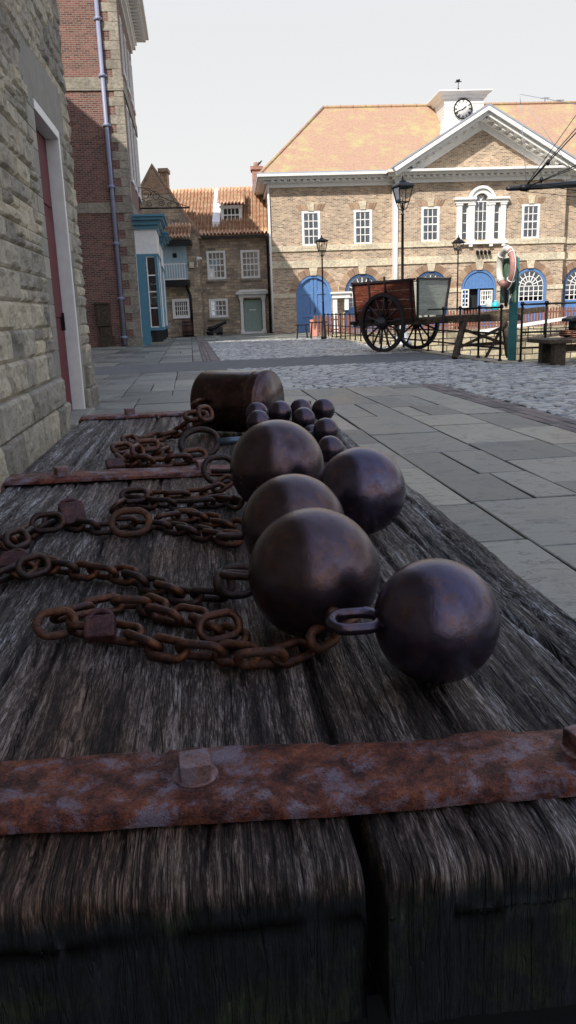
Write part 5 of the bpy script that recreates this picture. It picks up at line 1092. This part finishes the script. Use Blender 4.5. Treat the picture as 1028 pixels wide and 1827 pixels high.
m.lathe([(.30, 0), (.30, .10), (.22, .16), (.20, .3), (.15, .42), (.14, zz - .1), (.17, zz - .05), (.1, zz)], n=20); m.build('pedestal', G['pale_grey_paint'], l2)
l3p = GF.W(0, 0); d = ray(815, 590); t = 43.0 / d.y; l3 = CP + d * t; l3.z = 0
lamp((817, 590), 418, 'distant black lamp post standing in front of the blue doorway', 15, 447, 434, arms=True, fixed=l3)

# ------------------------------------------------------------------ cart
cp = hz(683, 628.5); CA = math.atan2(-.755, .656)     # forward direction of the cart (towards the trestle)
cart = thing('cart', 'old two-wheeled wooden cart with red side boards and a grey front board', 'cart', (cp.x, cp.y, 0), CA)
WR = .775; TR = 1.42; LZ = .04
def wheel(y, lab):
    w = thing('wheel', '', 'x'); del w['category']; del w['label']; w.parent = cart; w.location = (0, y, WR)
    return w
for y in (0.0, TR):
    m = MB(); n = 48; P_ = []
    for (r, yy) in ((WR, -.045), (WR, .045), (WR - .09, .045), (WR - .09, -.045), (WR, -.045)): P_.append([(r * math.cos(2 * math.pi * i / n), yy + y, WR + r * math.sin(2 * math.pi * i / n)) for i in range(n + 1)])
    m.grid(P_, smooth=True)
    wo_ = m.build('wheel', G['wheel_wood'], cart)
    e = wo_.modifiers.new('e', 'EDGE_SPLIT'); e.split_angle = .6
    s = MB()
    for k in range(14):
        a = 2 * math.pi * (k + .3) / 14; s.tube([(.1 * math.cos(a), y, WR + .1 * math.sin(a)), (.35 * math.cos(a), y, WR + .35 * math.sin(a)), ((WR - .08) * math.cos(a), y, WR + (WR - .08) * math.sin(a))], [.036, .026, .03], 7)
    s.build('spokes', G['wheel_wood'], wo_)
    s = MB(); s.lathe([(.05, -.24), (.085, -.23), (.09, -.16), (.15, -.10), (.165, 0), (.15, .1), (.10, .16), (.09, .2)] if y == 0 else [(.09, -.2), (.10, -.16), (.15, -.1), (.165, 0), (.15, .1), (.09, .16), (.085, .23), (.05, .24)], (0, y, WR), 16, axis='y'); s.build('hub', G['wheel_wood'], wo_)
m = MB(); m.box(-.06, .06, .12, TR - .12, WR - .07, WR + .07); m.box(-.1, .1, .2, TR - .2, WR + .07, WR + .14); m.build('axle', G['old_wood'], cart)
x0, x1 = -1.12, 1.02; zb0 = .88; ztp = 1.84; sp = .12; ya, yb_ = .17, TR - .17
m = MB()
def slant(m, xa, xb, y, sg, mi=0):
    for k in range(4):
        z0 = zb0 + (ztp - zb0) * k / 4 + .001; z1 = zb0 + (ztp - zb0) * (k + 1) / 4 - .001; f = lambda z: y + sg * sp * (z - zb0) / (ztp - zb0)
        m.add([(xa, f(z0), z0), (xb, f(z0), z0), (xb, f(z1), z1), (xa, f(z1), z1), (xa, f(z0) + sg * .03, z0), (xb, f(z0) + sg * .03, z0), (xb, f(z1) + sg * .03, z1), (xa, f(z1) + sg * .03, z1)], [(0, 1, 2, 3), (7, 6, 5, 4), (0, 4, 5, 1), (3, 2, 6, 7), (0, 3, 7, 4), (1, 5, 6, 2)], mi)
slant(m, x0, x1, ya, -1); m.build('side_board', G['cart_red'], cart)
m = MB(); slant(m, x0, x1, yb_, 1); m.build('side_board', G['cart_grey'], cart)
m = MB()
for k in range(4):
    z0 = zb0 + .06 + (ztp - zb0) * k / 4; z1 = z0 + (ztp - zb0) / 4 - .002; f0 = sp * (z0 - zb0) / (ztp - zb0); f1 = sp * (z1 - zb0) / (ztp - zb0); g0 = x1 + .10 * (z0 - zb0); g1 = x1 + .10 * (z1 - zb0)
    m.add([(g0, ya - f0, z0), (g0, yb_ + f0, z0), (g1, yb_ + f1, z1), (g1, ya - f1, z1), (g0 + .03, ya - f0, z0), (g0 + .03, yb_ + f0, z0), (g1 + .03, yb_ + f1, z1), (g1 + .03, ya - f1, z1)], [(0, 1, 2, 3), (7, 6, 5, 4), (0, 4, 5, 1), (3, 2, 6, 7), (0, 3, 7, 4), (1, 5, 6, 2)])
m.build('front_board', G['cart_grey'], cart)
m = MB(); m.box(x0, x1 + .3, ya, yb_, zb0 - .06, zb0 - .002); m.build('floor', G['old_wood'], cart)
m = MB()
for x in (x0 + .04, x0 + .62, x0 + 1.2, x1 - .08):
    m.bar((x, ya - .04, zb0 - .1), (x, ya - .07 - sp, ztp + (.12 if abs(x) < .9 else .04)), .05, .04); m.bar((x, yb_ + .04, zb0 - .1), (x, yb_ + .07 + sp, ztp + .06), .05, .04)
m.bar((x0 - .03, ya - .05 - sp, ztp), (x1 + .1, ya - .05 - sp, ztp + .01), .05, .05); m.bar((x0 - .03, yb_ + .05 + sp, ztp), (x1 + .1, yb_ + .05 + sp, ztp), .05, .05)
m.bar((x1 + .14, ya - sp, ztp + .02), (x1 + .14, yb_ + sp, ztp + .02), .04, .04); m.bar((x0, ya - sp, ztp), (x0, yb_ + sp, ztp), .05, .05)
for yy in (ya - .01, yb_ + .01): m.bar((x1 + .05, yy, zb0), (x1 + .15, yy + (-sp if yy < .5 else sp), ztp + .05), .05)
m.build('frame', G['wheel_wood'], cart)
m = MB()
for yy in (ya + .06, yb_ - .06): m.bar((x0 - .15, yy, zb0 - .13), (x1 + .5, yy, zb0 - .10), .11, .13); m.bar((x1 + .5, yy, zb0 - .08), (x1 + 3.1, yy * .9 + .07, 1.0), .10, .13)
m.bar((x1 + .25, ya - .1, zb0 - .02), (x1 + .25, yb_ + .1, zb0 - .02), .09, .08); m.bar((x0 - .1, ya - .15, zb0 - .1), (x0 - .1, yb_ + .15, zb0 - .1), .1, .1); m.bar((x1 + .9, ya, zb0), (x1 + .9, yb_, zb0), .07, .07)
m.build('shafts', G['old_wood'], cart, bevel=.01)

# ------------------------------------------------------------------ trestle
tp = hz(862, 637); TF = Fr(tp.x, tp.y, -14); tr = thing('trestle', 'dark timber trestle with crossed braces under the cart shafts', 'trestle', TF.o, TF.a)
Wt = .58; TZ = .94
m = MB(); m.box(-Wt - .1, Wt + .25, -.12, .12, TZ - .16, TZ); m.build('beam', G['old_wood'], tr, bevel=.012)
for sx_ in (-1, 1):
    for sy_ in (-1, 1):
        MB().bar((sx_ * (Wt - .14), sy_ * .06, TZ - .17), (sx_ * (Wt - .02 + (.06 if sx_ < 0 else 0)), sy_ * .42, 0.01), .12, .10).build('leg', G['old_wood'], tr, bevel=.01)
m = MB(); m.bar((-Wt + .02, -.30, .22), (Wt - .1, -.15, TZ - .25), .08, .06); m.bar((-Wt + .1, -.12, TZ - .3), (Wt, -.34, .25), .08, .06); m.bar((.05, -.40, .0), (Wt - .1, -.2, TZ - .12), .06, .05)
m.bar((-Wt, .3, .25), (Wt, .3, .3), .07, .07); m.build('brace', G['old_wood'], tr, bevel=.006)
# jugs
for px, py0, py1, mt, lab in ((872, 552, 532, 'white_plastic', 'white plastic jug standing on the cart shafts'), (884, 553, 536, 'cyan_plastic', 'cyan plastic jug beside the white one')):
    w = .075; d = ray(px, py0); t = (17.95 if px < 880 else 17.9) / d.y; p = CP + d * t; H = CP.z + ray(px, py1).z * t - p.z
    rt = thing('jug', lab, 'jug', (p.x, p.y, p.z)); m = MB(); m.lathe([(w * .9, 0), (w, .02), (w, H * .7), (w * .5, H * .88), (w * .3, H * .9)], n=14); m.build('body', G[mt], rt); MB().lathe([(w * .36, H * .9), (w * .36, H)], n=10).build('cap', G['white_plastic'], rt)
# ------------------------------------------------------------------ life ring station
lp = hz(913, 643); LF = Fr(lp.x, lp.y, 0); ls = thing('post', 'teal timber post with a weathered green back board', 'post', (lp.x, lp.y, 0), -.25)
HB = LF.uz(914, 460)[1]
MB().box(-.085, .085, -.07, .09, 0, HB).build('pole', G['post_teal'], ls, bevel=.008)
bd = thing('x', '', 'x'); bpy.data.objects.remove(bd)
ba = math.radians(-66); bx, by = math.cos(ba + math.pi), math.sin(ba + math.pi)
MB().obox((-.12, -.10, HB - .44), (.34 * math.cos(ba), .34 * math.sin(ba), 0), (.02 * math.sin(-ba), .02 * math.cos(ba), 0), (0, 0, .44)).build('back_board', G['board_green'], ls, bevel=.006)
c0 = LF.uz(898, 478); Rr = .345; rt_ = .068
ring = thing('life_ring', 'faded pink and white life ring hanging on the teal post', 'life ring', (lp.x + c0[0], lp.y - .22, 0)); ring['_'] = 0; del ring['_']
ra = math.radians(-82); ux_, uy_ = math.cos(ra), math.sin(ra)
def ringpts(a0, a1, n): return [(Rr * math.cos(a) * ux_, Rr * math.cos(a) * uy_, c0[1] + Rr * math.sin(a)) for a in [a0 + (a1 - a0) * i / n for i in range(n + 1)]]
MB().tube(ringpts(math.radians(60), math.radians(235), 26), rt_, 14).build('white_part', G['ring_white'], ring)
MB().tube(ringpts(math.radians(235), math.radians(420), 26), rt_, 14).build('pink_part', G['ring_pink'], ring)
m = MB(); m.tube([(Rr * 1.22 * math.cos(a) * ux_, Rr * 1.22 * math.cos(a) * uy_ - .02, c0[1] + Rr * (1.22 + .06 * math.sin(4 * a)) * math.sin(a)) for a in [2 * math.pi * i / 40 for i in range(40)]], .009, 6, closed=True); 
for k in range(4): a = math.pi / 4 + k * math.pi / 2; m.tube([((Rr + (rt_ + .006) * math.cos(b)) * math.cos(a) * ux_ - (rt_ + .006) * math.sin(b) * uy_, (Rr + (rt_ + .006) * math.cos(b)) * math.cos(a) * uy_ + (rt_ + .006) * math.sin(b) * ux_, c0[1] + (Rr + (rt_ + .006) * math.cos(b)) * math.sin(a)) for b in [2 * math.pi * i / 14 for i in range(14)]], .012, 5, closed=True)
m.tube([(.02, -.05, c0[1] - Rr), (.08, -.02, c0[1] - .5), (.04, -.1, c0[1] - .72), (.1, -.05, c0[1] - .55), (.2, 0, c0[1] - .4)], .012, 6); m.build('rope', G['white_plastic'], ring)
m = MB(); m.bar((-.02, -.06, c0[1] - Rr - .02), (.02, -.0, c0[1] - Rr - .42), .10, .05); o = m.build('throwing_line_bag', G['black_paint'], None, bevel=.015); o.location = ring.location; tag(o, 'dark rope bag hanging below the life ring', 'bag')

# ------------------------------------------------------------------ quay railings
def railing(name, pts, label, h=1.08, spacing=1.0, rails=(1.0, .52, .25), r=.022, group='black iron railings round the dock'):
    root = thing(name, label, 'railing', pts[0], 0, group); o0 = Vector(pts[0])
    for a, b in zip(pts[:-1], pts[1:]):
        a, b = Vector(a) - o0, Vector(b) - o0; L = (b - a).length; n = max(1, round(L / spacing))
        for i in range(n + 1):
            p = a.lerp(b, i / n); m = MB(); m.tube([p, p + Vector((0, 0, h + .02))], .024, 8); m.lathe([(.04, h - .02), (.045, h + .02), (.03, h + .05), (.003, h + .06)], p, 8); m.lathe([(.05, 0), (.04, .05)], p, 8); m.build('upright', G['black_iron'], root)
        for k in rails: MB().tube([a + Vector((0, 0, h * k)), b + Vector((0, 0, h * k))], r, 6).build('rail', G['black_iron'], root)
    return root
W_ = GF.W; ex = DX0 - .2
railing('railing', [W_(ex, 15.75), W_(ex, 23.3)], 'near run of black railings behind the trestle, along the dock edge', spacing=1.25)
railing('railing', [W_(ex, 24.3), W_(ex, 37.5)], 'far run of black railings left of the red cart, along the dock edge', h=1.0, spacing=1.0)
railing('railing', [W_(ex + .25, 15.3), W_(ex + .75, 15.3), W_(ex + 6.7, 15.3)], 'black railings behind the right-hand timber table', h=1.12, spacing=.9)

# ------------------------------------------------------------------ picket fence on the far quay
pf = thing('picket_fence', 'reddish brown picket fence on the far quay beyond the dock', 'fence', W_(DX0 - .6, DY1 + .3), GF.a)
m = MB(); x = 0
while x < 24: 
    hh = .98 + random.uniform(-.03, .03); m.prism([(x, .02), (x + .085, .02), (x + .085, hh - .06), (x + .0425, hh), (x, hh - .06)], -.012, .012); x += .15
m.build('pickets', G['picket_brown'], pf); m = MB(); m.box(0, 24, .014, .05, .25, .32); m.box(0, 24, .014, .05, .72, .79); m.build('rails', G['picket_brown'], pf)
# gangway handrail
a = Fr(0, 34.5, 0); g0 = a.uz(862, 592); g1 = a.uz(1024, 567); gw = thing('gangway', 'white gangway sloping up across the dock to the far quay', 'gangway', (g0[0], 34.5, 0)); dx, dz = g1[0] - g0[0], g1[1] - g0[1]
m = MB(); m.bar((0, 0, g0[1]), (dx, 0, g1[1]), .07, .09); m.bar((0, .9, g0[1]), (dx, .9, g1[1]), .07, .09)
m.build('handrail', G['white_paint'], gw); m = MB(); m.obox((dx / 2, .45, (g0[1] + g1[1]) / 2 - .62), (dx / 2, 0, dz / 2), (0, .45, 0), (0, 0, .04)); m.build('deck', G['old_wood'], gw)
m = MB()
for k in range(5): t = k / 4; [m.bar((dx * t, q, g0[1] + dz * t), (dx * t, q, g0[1] + dz * t - .6), .04) for q in (0, .9)]
m.build('stanchions', G['black_iron'], gw)
# mooring chain heap and timbers seen through the railings
o = thing('mooring_chain', 'rusty red chain lying on the far side of the quay rail', 'chain', W_(ex + .6, 17.5)); bpy.data.objects.remove(o)

# ------------------------------------------------------------------ timber table at the right edge
tb = hz(992, 651); TB = Fr(tb.x, tb.y, 6.4); tt_ = thing('timber_table', 'dark timber table at the right edge with a heap of things on it', 'table', TB.o, TB.a)
zt1 = TB.uz(990, 605)[1]; ul_ = TB.uz(970, 603)[0]
m = MB(); m.box(ul_, 2.4, -.25, .75, zt1 - .075, zt1); m.build('tabletop', G['old_wood'], tt_, bevel=.012)
for (x, y) in ((0, -.05), (0.05, .6), (2.0, -.05), (2.0, .6)): MB().box(x - .10, x + .12, y - .09, y + .09, 0, zt1 - .077).build('leg', G['old_wood'], tt_, bevel=.01)
MB().box(.1, 2, .2, .3, zt1 - .25, zt1 - .12).build('crosspiece', G['old_wood'], tt_)
m = MB(); pts = []
for k in range(140): a = k * .42; rr = .20 + .05 * math.sin(k * .7); pts.append((.45 + rr * math.cos(a) * 1.2, .2 + rr * math.sin(a), zt1 + .03 + .11 * (k / 140) + .01 * math.sin(k)))
m.tube(pts, .02, 6); o = m.build('coiled_chain', G['chain_rust']); o.location = TB.o; o.rotation_euler = (0, 0, TB.a); tag(o, 'dark heap of coiled chain on the timber table', 'chain')
m = MB(); m.box(.42, 1.2, .15, .45, zt1 + .16, zt1 + .30); m.prism([(.30, zt1 + .302), (1.3, zt1 + .302), (1.3, zt1 + .40), (.45, zt1 + .40), (.30, zt1 + .36)], .1, .5); m.box(.5, 1.1, .2, .4, zt1 + .0, zt1 + .16)
o = m.build('anvil', G['black_iron'], None, bevel=.015); o.location = TB.o; o.rotation_euler = (0, 0, TB.a); tag(o, 'black anvil-like iron block on the timber table', 'iron block')

# ------------------------------------------------------------------ stools, board and portal by the far door
for k, (xa, xb, py) in enumerate(((528, 551, 604), (553, 584, 604))):
    p = hz((xa + xb) / 2, py); w = (xb - xa) * p.y / F / 2; st = thing('stool', ['low dark bench by the first blue arched door, left one', 'low dark bench by the foot of the slender lamp'][k], 'bench', (p.x, p.y, 0), .05, 'low benches by the far door')
    hh = .62 if k == 0 else .72; MB().box(-w, w, -.15, .15, hh - .05, hh).build('seat', G['black_paint'], st)
    for sx_ in (-1, 1):
        for sy_ in (-1, 1): MB().bar((sx_ * (w - .12), sy_ * .1, hh - .05), (sx_ * (w - .06), sy_ * .16, 0), .045).build('leg', G['black_paint'], st)
p = hz(560, 600); m = MB(); V = Fr(p.x, p.y, 0); w = 6 * p.y / F; hh = V.uz(560, 570)[1]
for s_ in (-1, 1): m.obox((0, s_ * .16, hh / 2), (w, 0, 0), (0, .02, 0), (0, -s_ * .14, hh / 2))
o = m.build('folding_board', G['orange_pink_paint']); o.location = p; tag(o, 'small pinkish folding board standing behind the low benches', 'board')
po = thing('white_portal', 'white timber portal between the first blue door and the second arch', 'portal', MF.W(0, -.5), MF.a)
pz = lambda x, y: MF.uz(x, y, -.5); a0 = pz(594.5, 550)[0]; a1 = pz(601.5, 550)[0]; a2 = pz(623, 527)[0]; zt9 = pz(600, 521)[1]; zm = pz(600, 532)[1]
m = MB(); m.box(a0, a1, -.12, .12, 0, zm); m.box(a0 - .05, a1 + .05, -.17, .17, 0, .3); m.box(a2 - .28, a2 - .05, -.12, .12, 1.2, zm); m.build('column', G['white_paint'], po)
m = MB(); m.box(a0 - .06, a2 + .04, -.2, .2, zm, zt9 - .1); m.box(a0 - .14, a2 + .12, -.3, .3, zt9 - .098, zt9); m.build('lintel', G['white_paint'], po)
# barrel and gun by the cottages
p = hz(335, 600); dy = 47.0 / p.y; 
P3 = lambda x, y, Y: CP + ray(x, y) * (Y / ray(x, y).y)
q = P3(335, 597, 47.2); br_ = thing('barrel', 'old wooden barrel beside the black downpipe', 'barrel', (q.x, q.y, 0)); hb = .92; pr = [(.26 + .07 * math.sin(math.pi * i / 10), hb * i / 10) for i in range(11)]
MB().lathe(pr + [(.22, hb - .02)], n=18).build('staves', paint('barrel_wood', '#4a2a20', .6, .4, 5), br_); m = MB()
for i in (1, 3, 7, 9): m.lathe([(pr[i][0] + .008, hb * i / 10 - .03), (pr[i][0] + .008, hb * i / 10 + .03)], n=18)
m.build('hoops', G['black_iron'], br_)
q = P3(386, 596, 48.3); cn = thing('ship_gun', 'small black cannon on a wooden carriage under the cottage window', 'cannon', (q.x, q.y, 0), .5)
m = MB(); m.tube([(-.5, 0, .35), (-.45, 0, .36), (-.1, 0, .45), (.3, 0, .60), (.62, 0, .72), (.66, 0, .735)], [.06, .13, .12, .095, .085, .105], 12); m.lathe([(.05, 0), (.05, .08)], (-.58, 0, .33), 8, axis='x'); m.build('gun_barrel', G['black_iron'], cn)
m = MB()
for s_ in (-1, 1): m.prism([(-.55, .12), (.35, .12), (.35, .48), (.1, .48), (-.1, .34), (-.3, .34), (-.3, .24), (-.55, .24)], s_ * .17 - .03, s_ * .17 + .03)
m.box(-.4, .3, -.14, .14, .14, .2); m.build('carriage', G['black_paint'], cn)
m = MB(); [m.lathe([(.11, -.03), (.11, .03)], (x, s_ * .24, .11), 12, axis='y') for x in (-.4, .22) for s_ in (-1, 1)]; m.build('truck_wheels', G['black_iron'], cn)
# gull on the cottage chimney
gq = CO.W(h0 + .1, 4.4, hzt + .02); m = MB(); m.tube([(-.26, 0, .12), (-.14, 0, .15), (0, 0, .20), (.12, 0, .26), (.17, 0, .33), (.22, 0, .36), (.27, 0, .35)], [.012, .05, .085, .06, .04, .038, .008], 8); m.tube([(0, .02, .14), (0, .02, 0)], .01, 5); m.tube([(.02, -.02, .14), (.02, -.02, 0)], .01, 5)
o = m.build('gull', G['black_paint']); o.location = gq; tag(o, 'dark bird perched on the cottage chimney', 'bird')

# ------------------------------------------------------------------ ship's spar and rigging
YS = 24.0; P4 = lambda x, y, Y=YS: CP + ray(x, y) * (Y / ray(x, y).y)
tip = P4(904, 337); fa = P4(1040, 327.5, YS + .4); dirv = (fa - tip).normalized(); root_ = tip + dirv * 9.5
ship = thing('sailing_ship', 'moored sailing ship whose dark spar and rigging reach in from the right edge', 'ship', (root_.x, root_.y, -2.2))
o0 = Vector(ship.location)
m = MB(); m.tube([tip - o0, tip + dirv * .1 - o0, tip + dirv * 2.4 - o0, root_ - o0], [.05, .065, .10, .17], 12); m.build('bowsprit', G['black_paint'], ship)
n = 14; P_ = []
for i in range(n):
    t = i / (n - 1); x = .0 + t * 16; b = 2.6 * (1 - (1 - min(1, t * 2.2)) ** 2) * (1 - .25 * max(0, t - .7) / .3) + .05; P_.append([(x + (1.2 * (1 - z) if t < .1 else 0), s_ * b * (.35 + .65 * min(1, z * 1.6)), z * 4.6 - .4) for s_, z in ((-1, 1), (-1, .7), (-1, .35), (-1, 0), (1, 0), (1, .35), (1, .7), (1, 1))])
m.grid(P_, smooth=False) if False else None
m = MB(); m.grid(P_, smooth=False); m.grid([[r[0] for r in P_], [r[-1] for r in P_]], smooth=False); m.build('hull', G['black_paint'], ship)
m = MB(); m.tube([(3.2, 0, 3), (3.2, 0, 14)], [.22, .14], 12); m.build('mast', G['old_wood'], ship)
def stay(m, a, b, r): m.tube([P4(*a) - o0, P4(*b) - o0], r, 5)
R1 = MB(); j = (935, 336)
ext = lambda a, b, k: (a[0] + (b[0] - a[0]) * k, a[1] + (b[1] - a[1]) * k)
for e, r in (((1028, 229), .014), ((1028, 236.5), .018), ((1028, 205), .010), ((1028, 295), .016), ((1028, 299), .012)): stay(R1, j, ext(j, e, 1.6), r)
stay(R1, (940, 328), ext((940, 328), (1028, 340), 1.5), .011); stay(R1, (938, 342), ext((938, 342), (1028, 351), 1.5), .009); stay(R1, (930, 335), ext((930, 335), (1028, 333), 1.5), .012)
for q in ((978, 290), (966, 321)): p = P4(*q) - o0; R1.lathe([(.01, -.09), (.05, -.04), (.06, 0), (.05, .04), (.01, .09)], p, 8)
p = P4(936, 335) - o0; R1.lathe([(.09, -.12), (.10, 0), (.09, .12)], p, 8, axis='x'); R1.build('rigging', G['black_iron'], ship)
R2 = MB(); stay(R2, (929, 187), (939, 325), .010); stay(R2, (940, 187), (1018, 300), .007); stay(R2, (928, 168), (1045, 189), .010); stay(R2, (929, 187), (928, 168), .009); R2.build('light_rope', G['grey_lead'], ship)
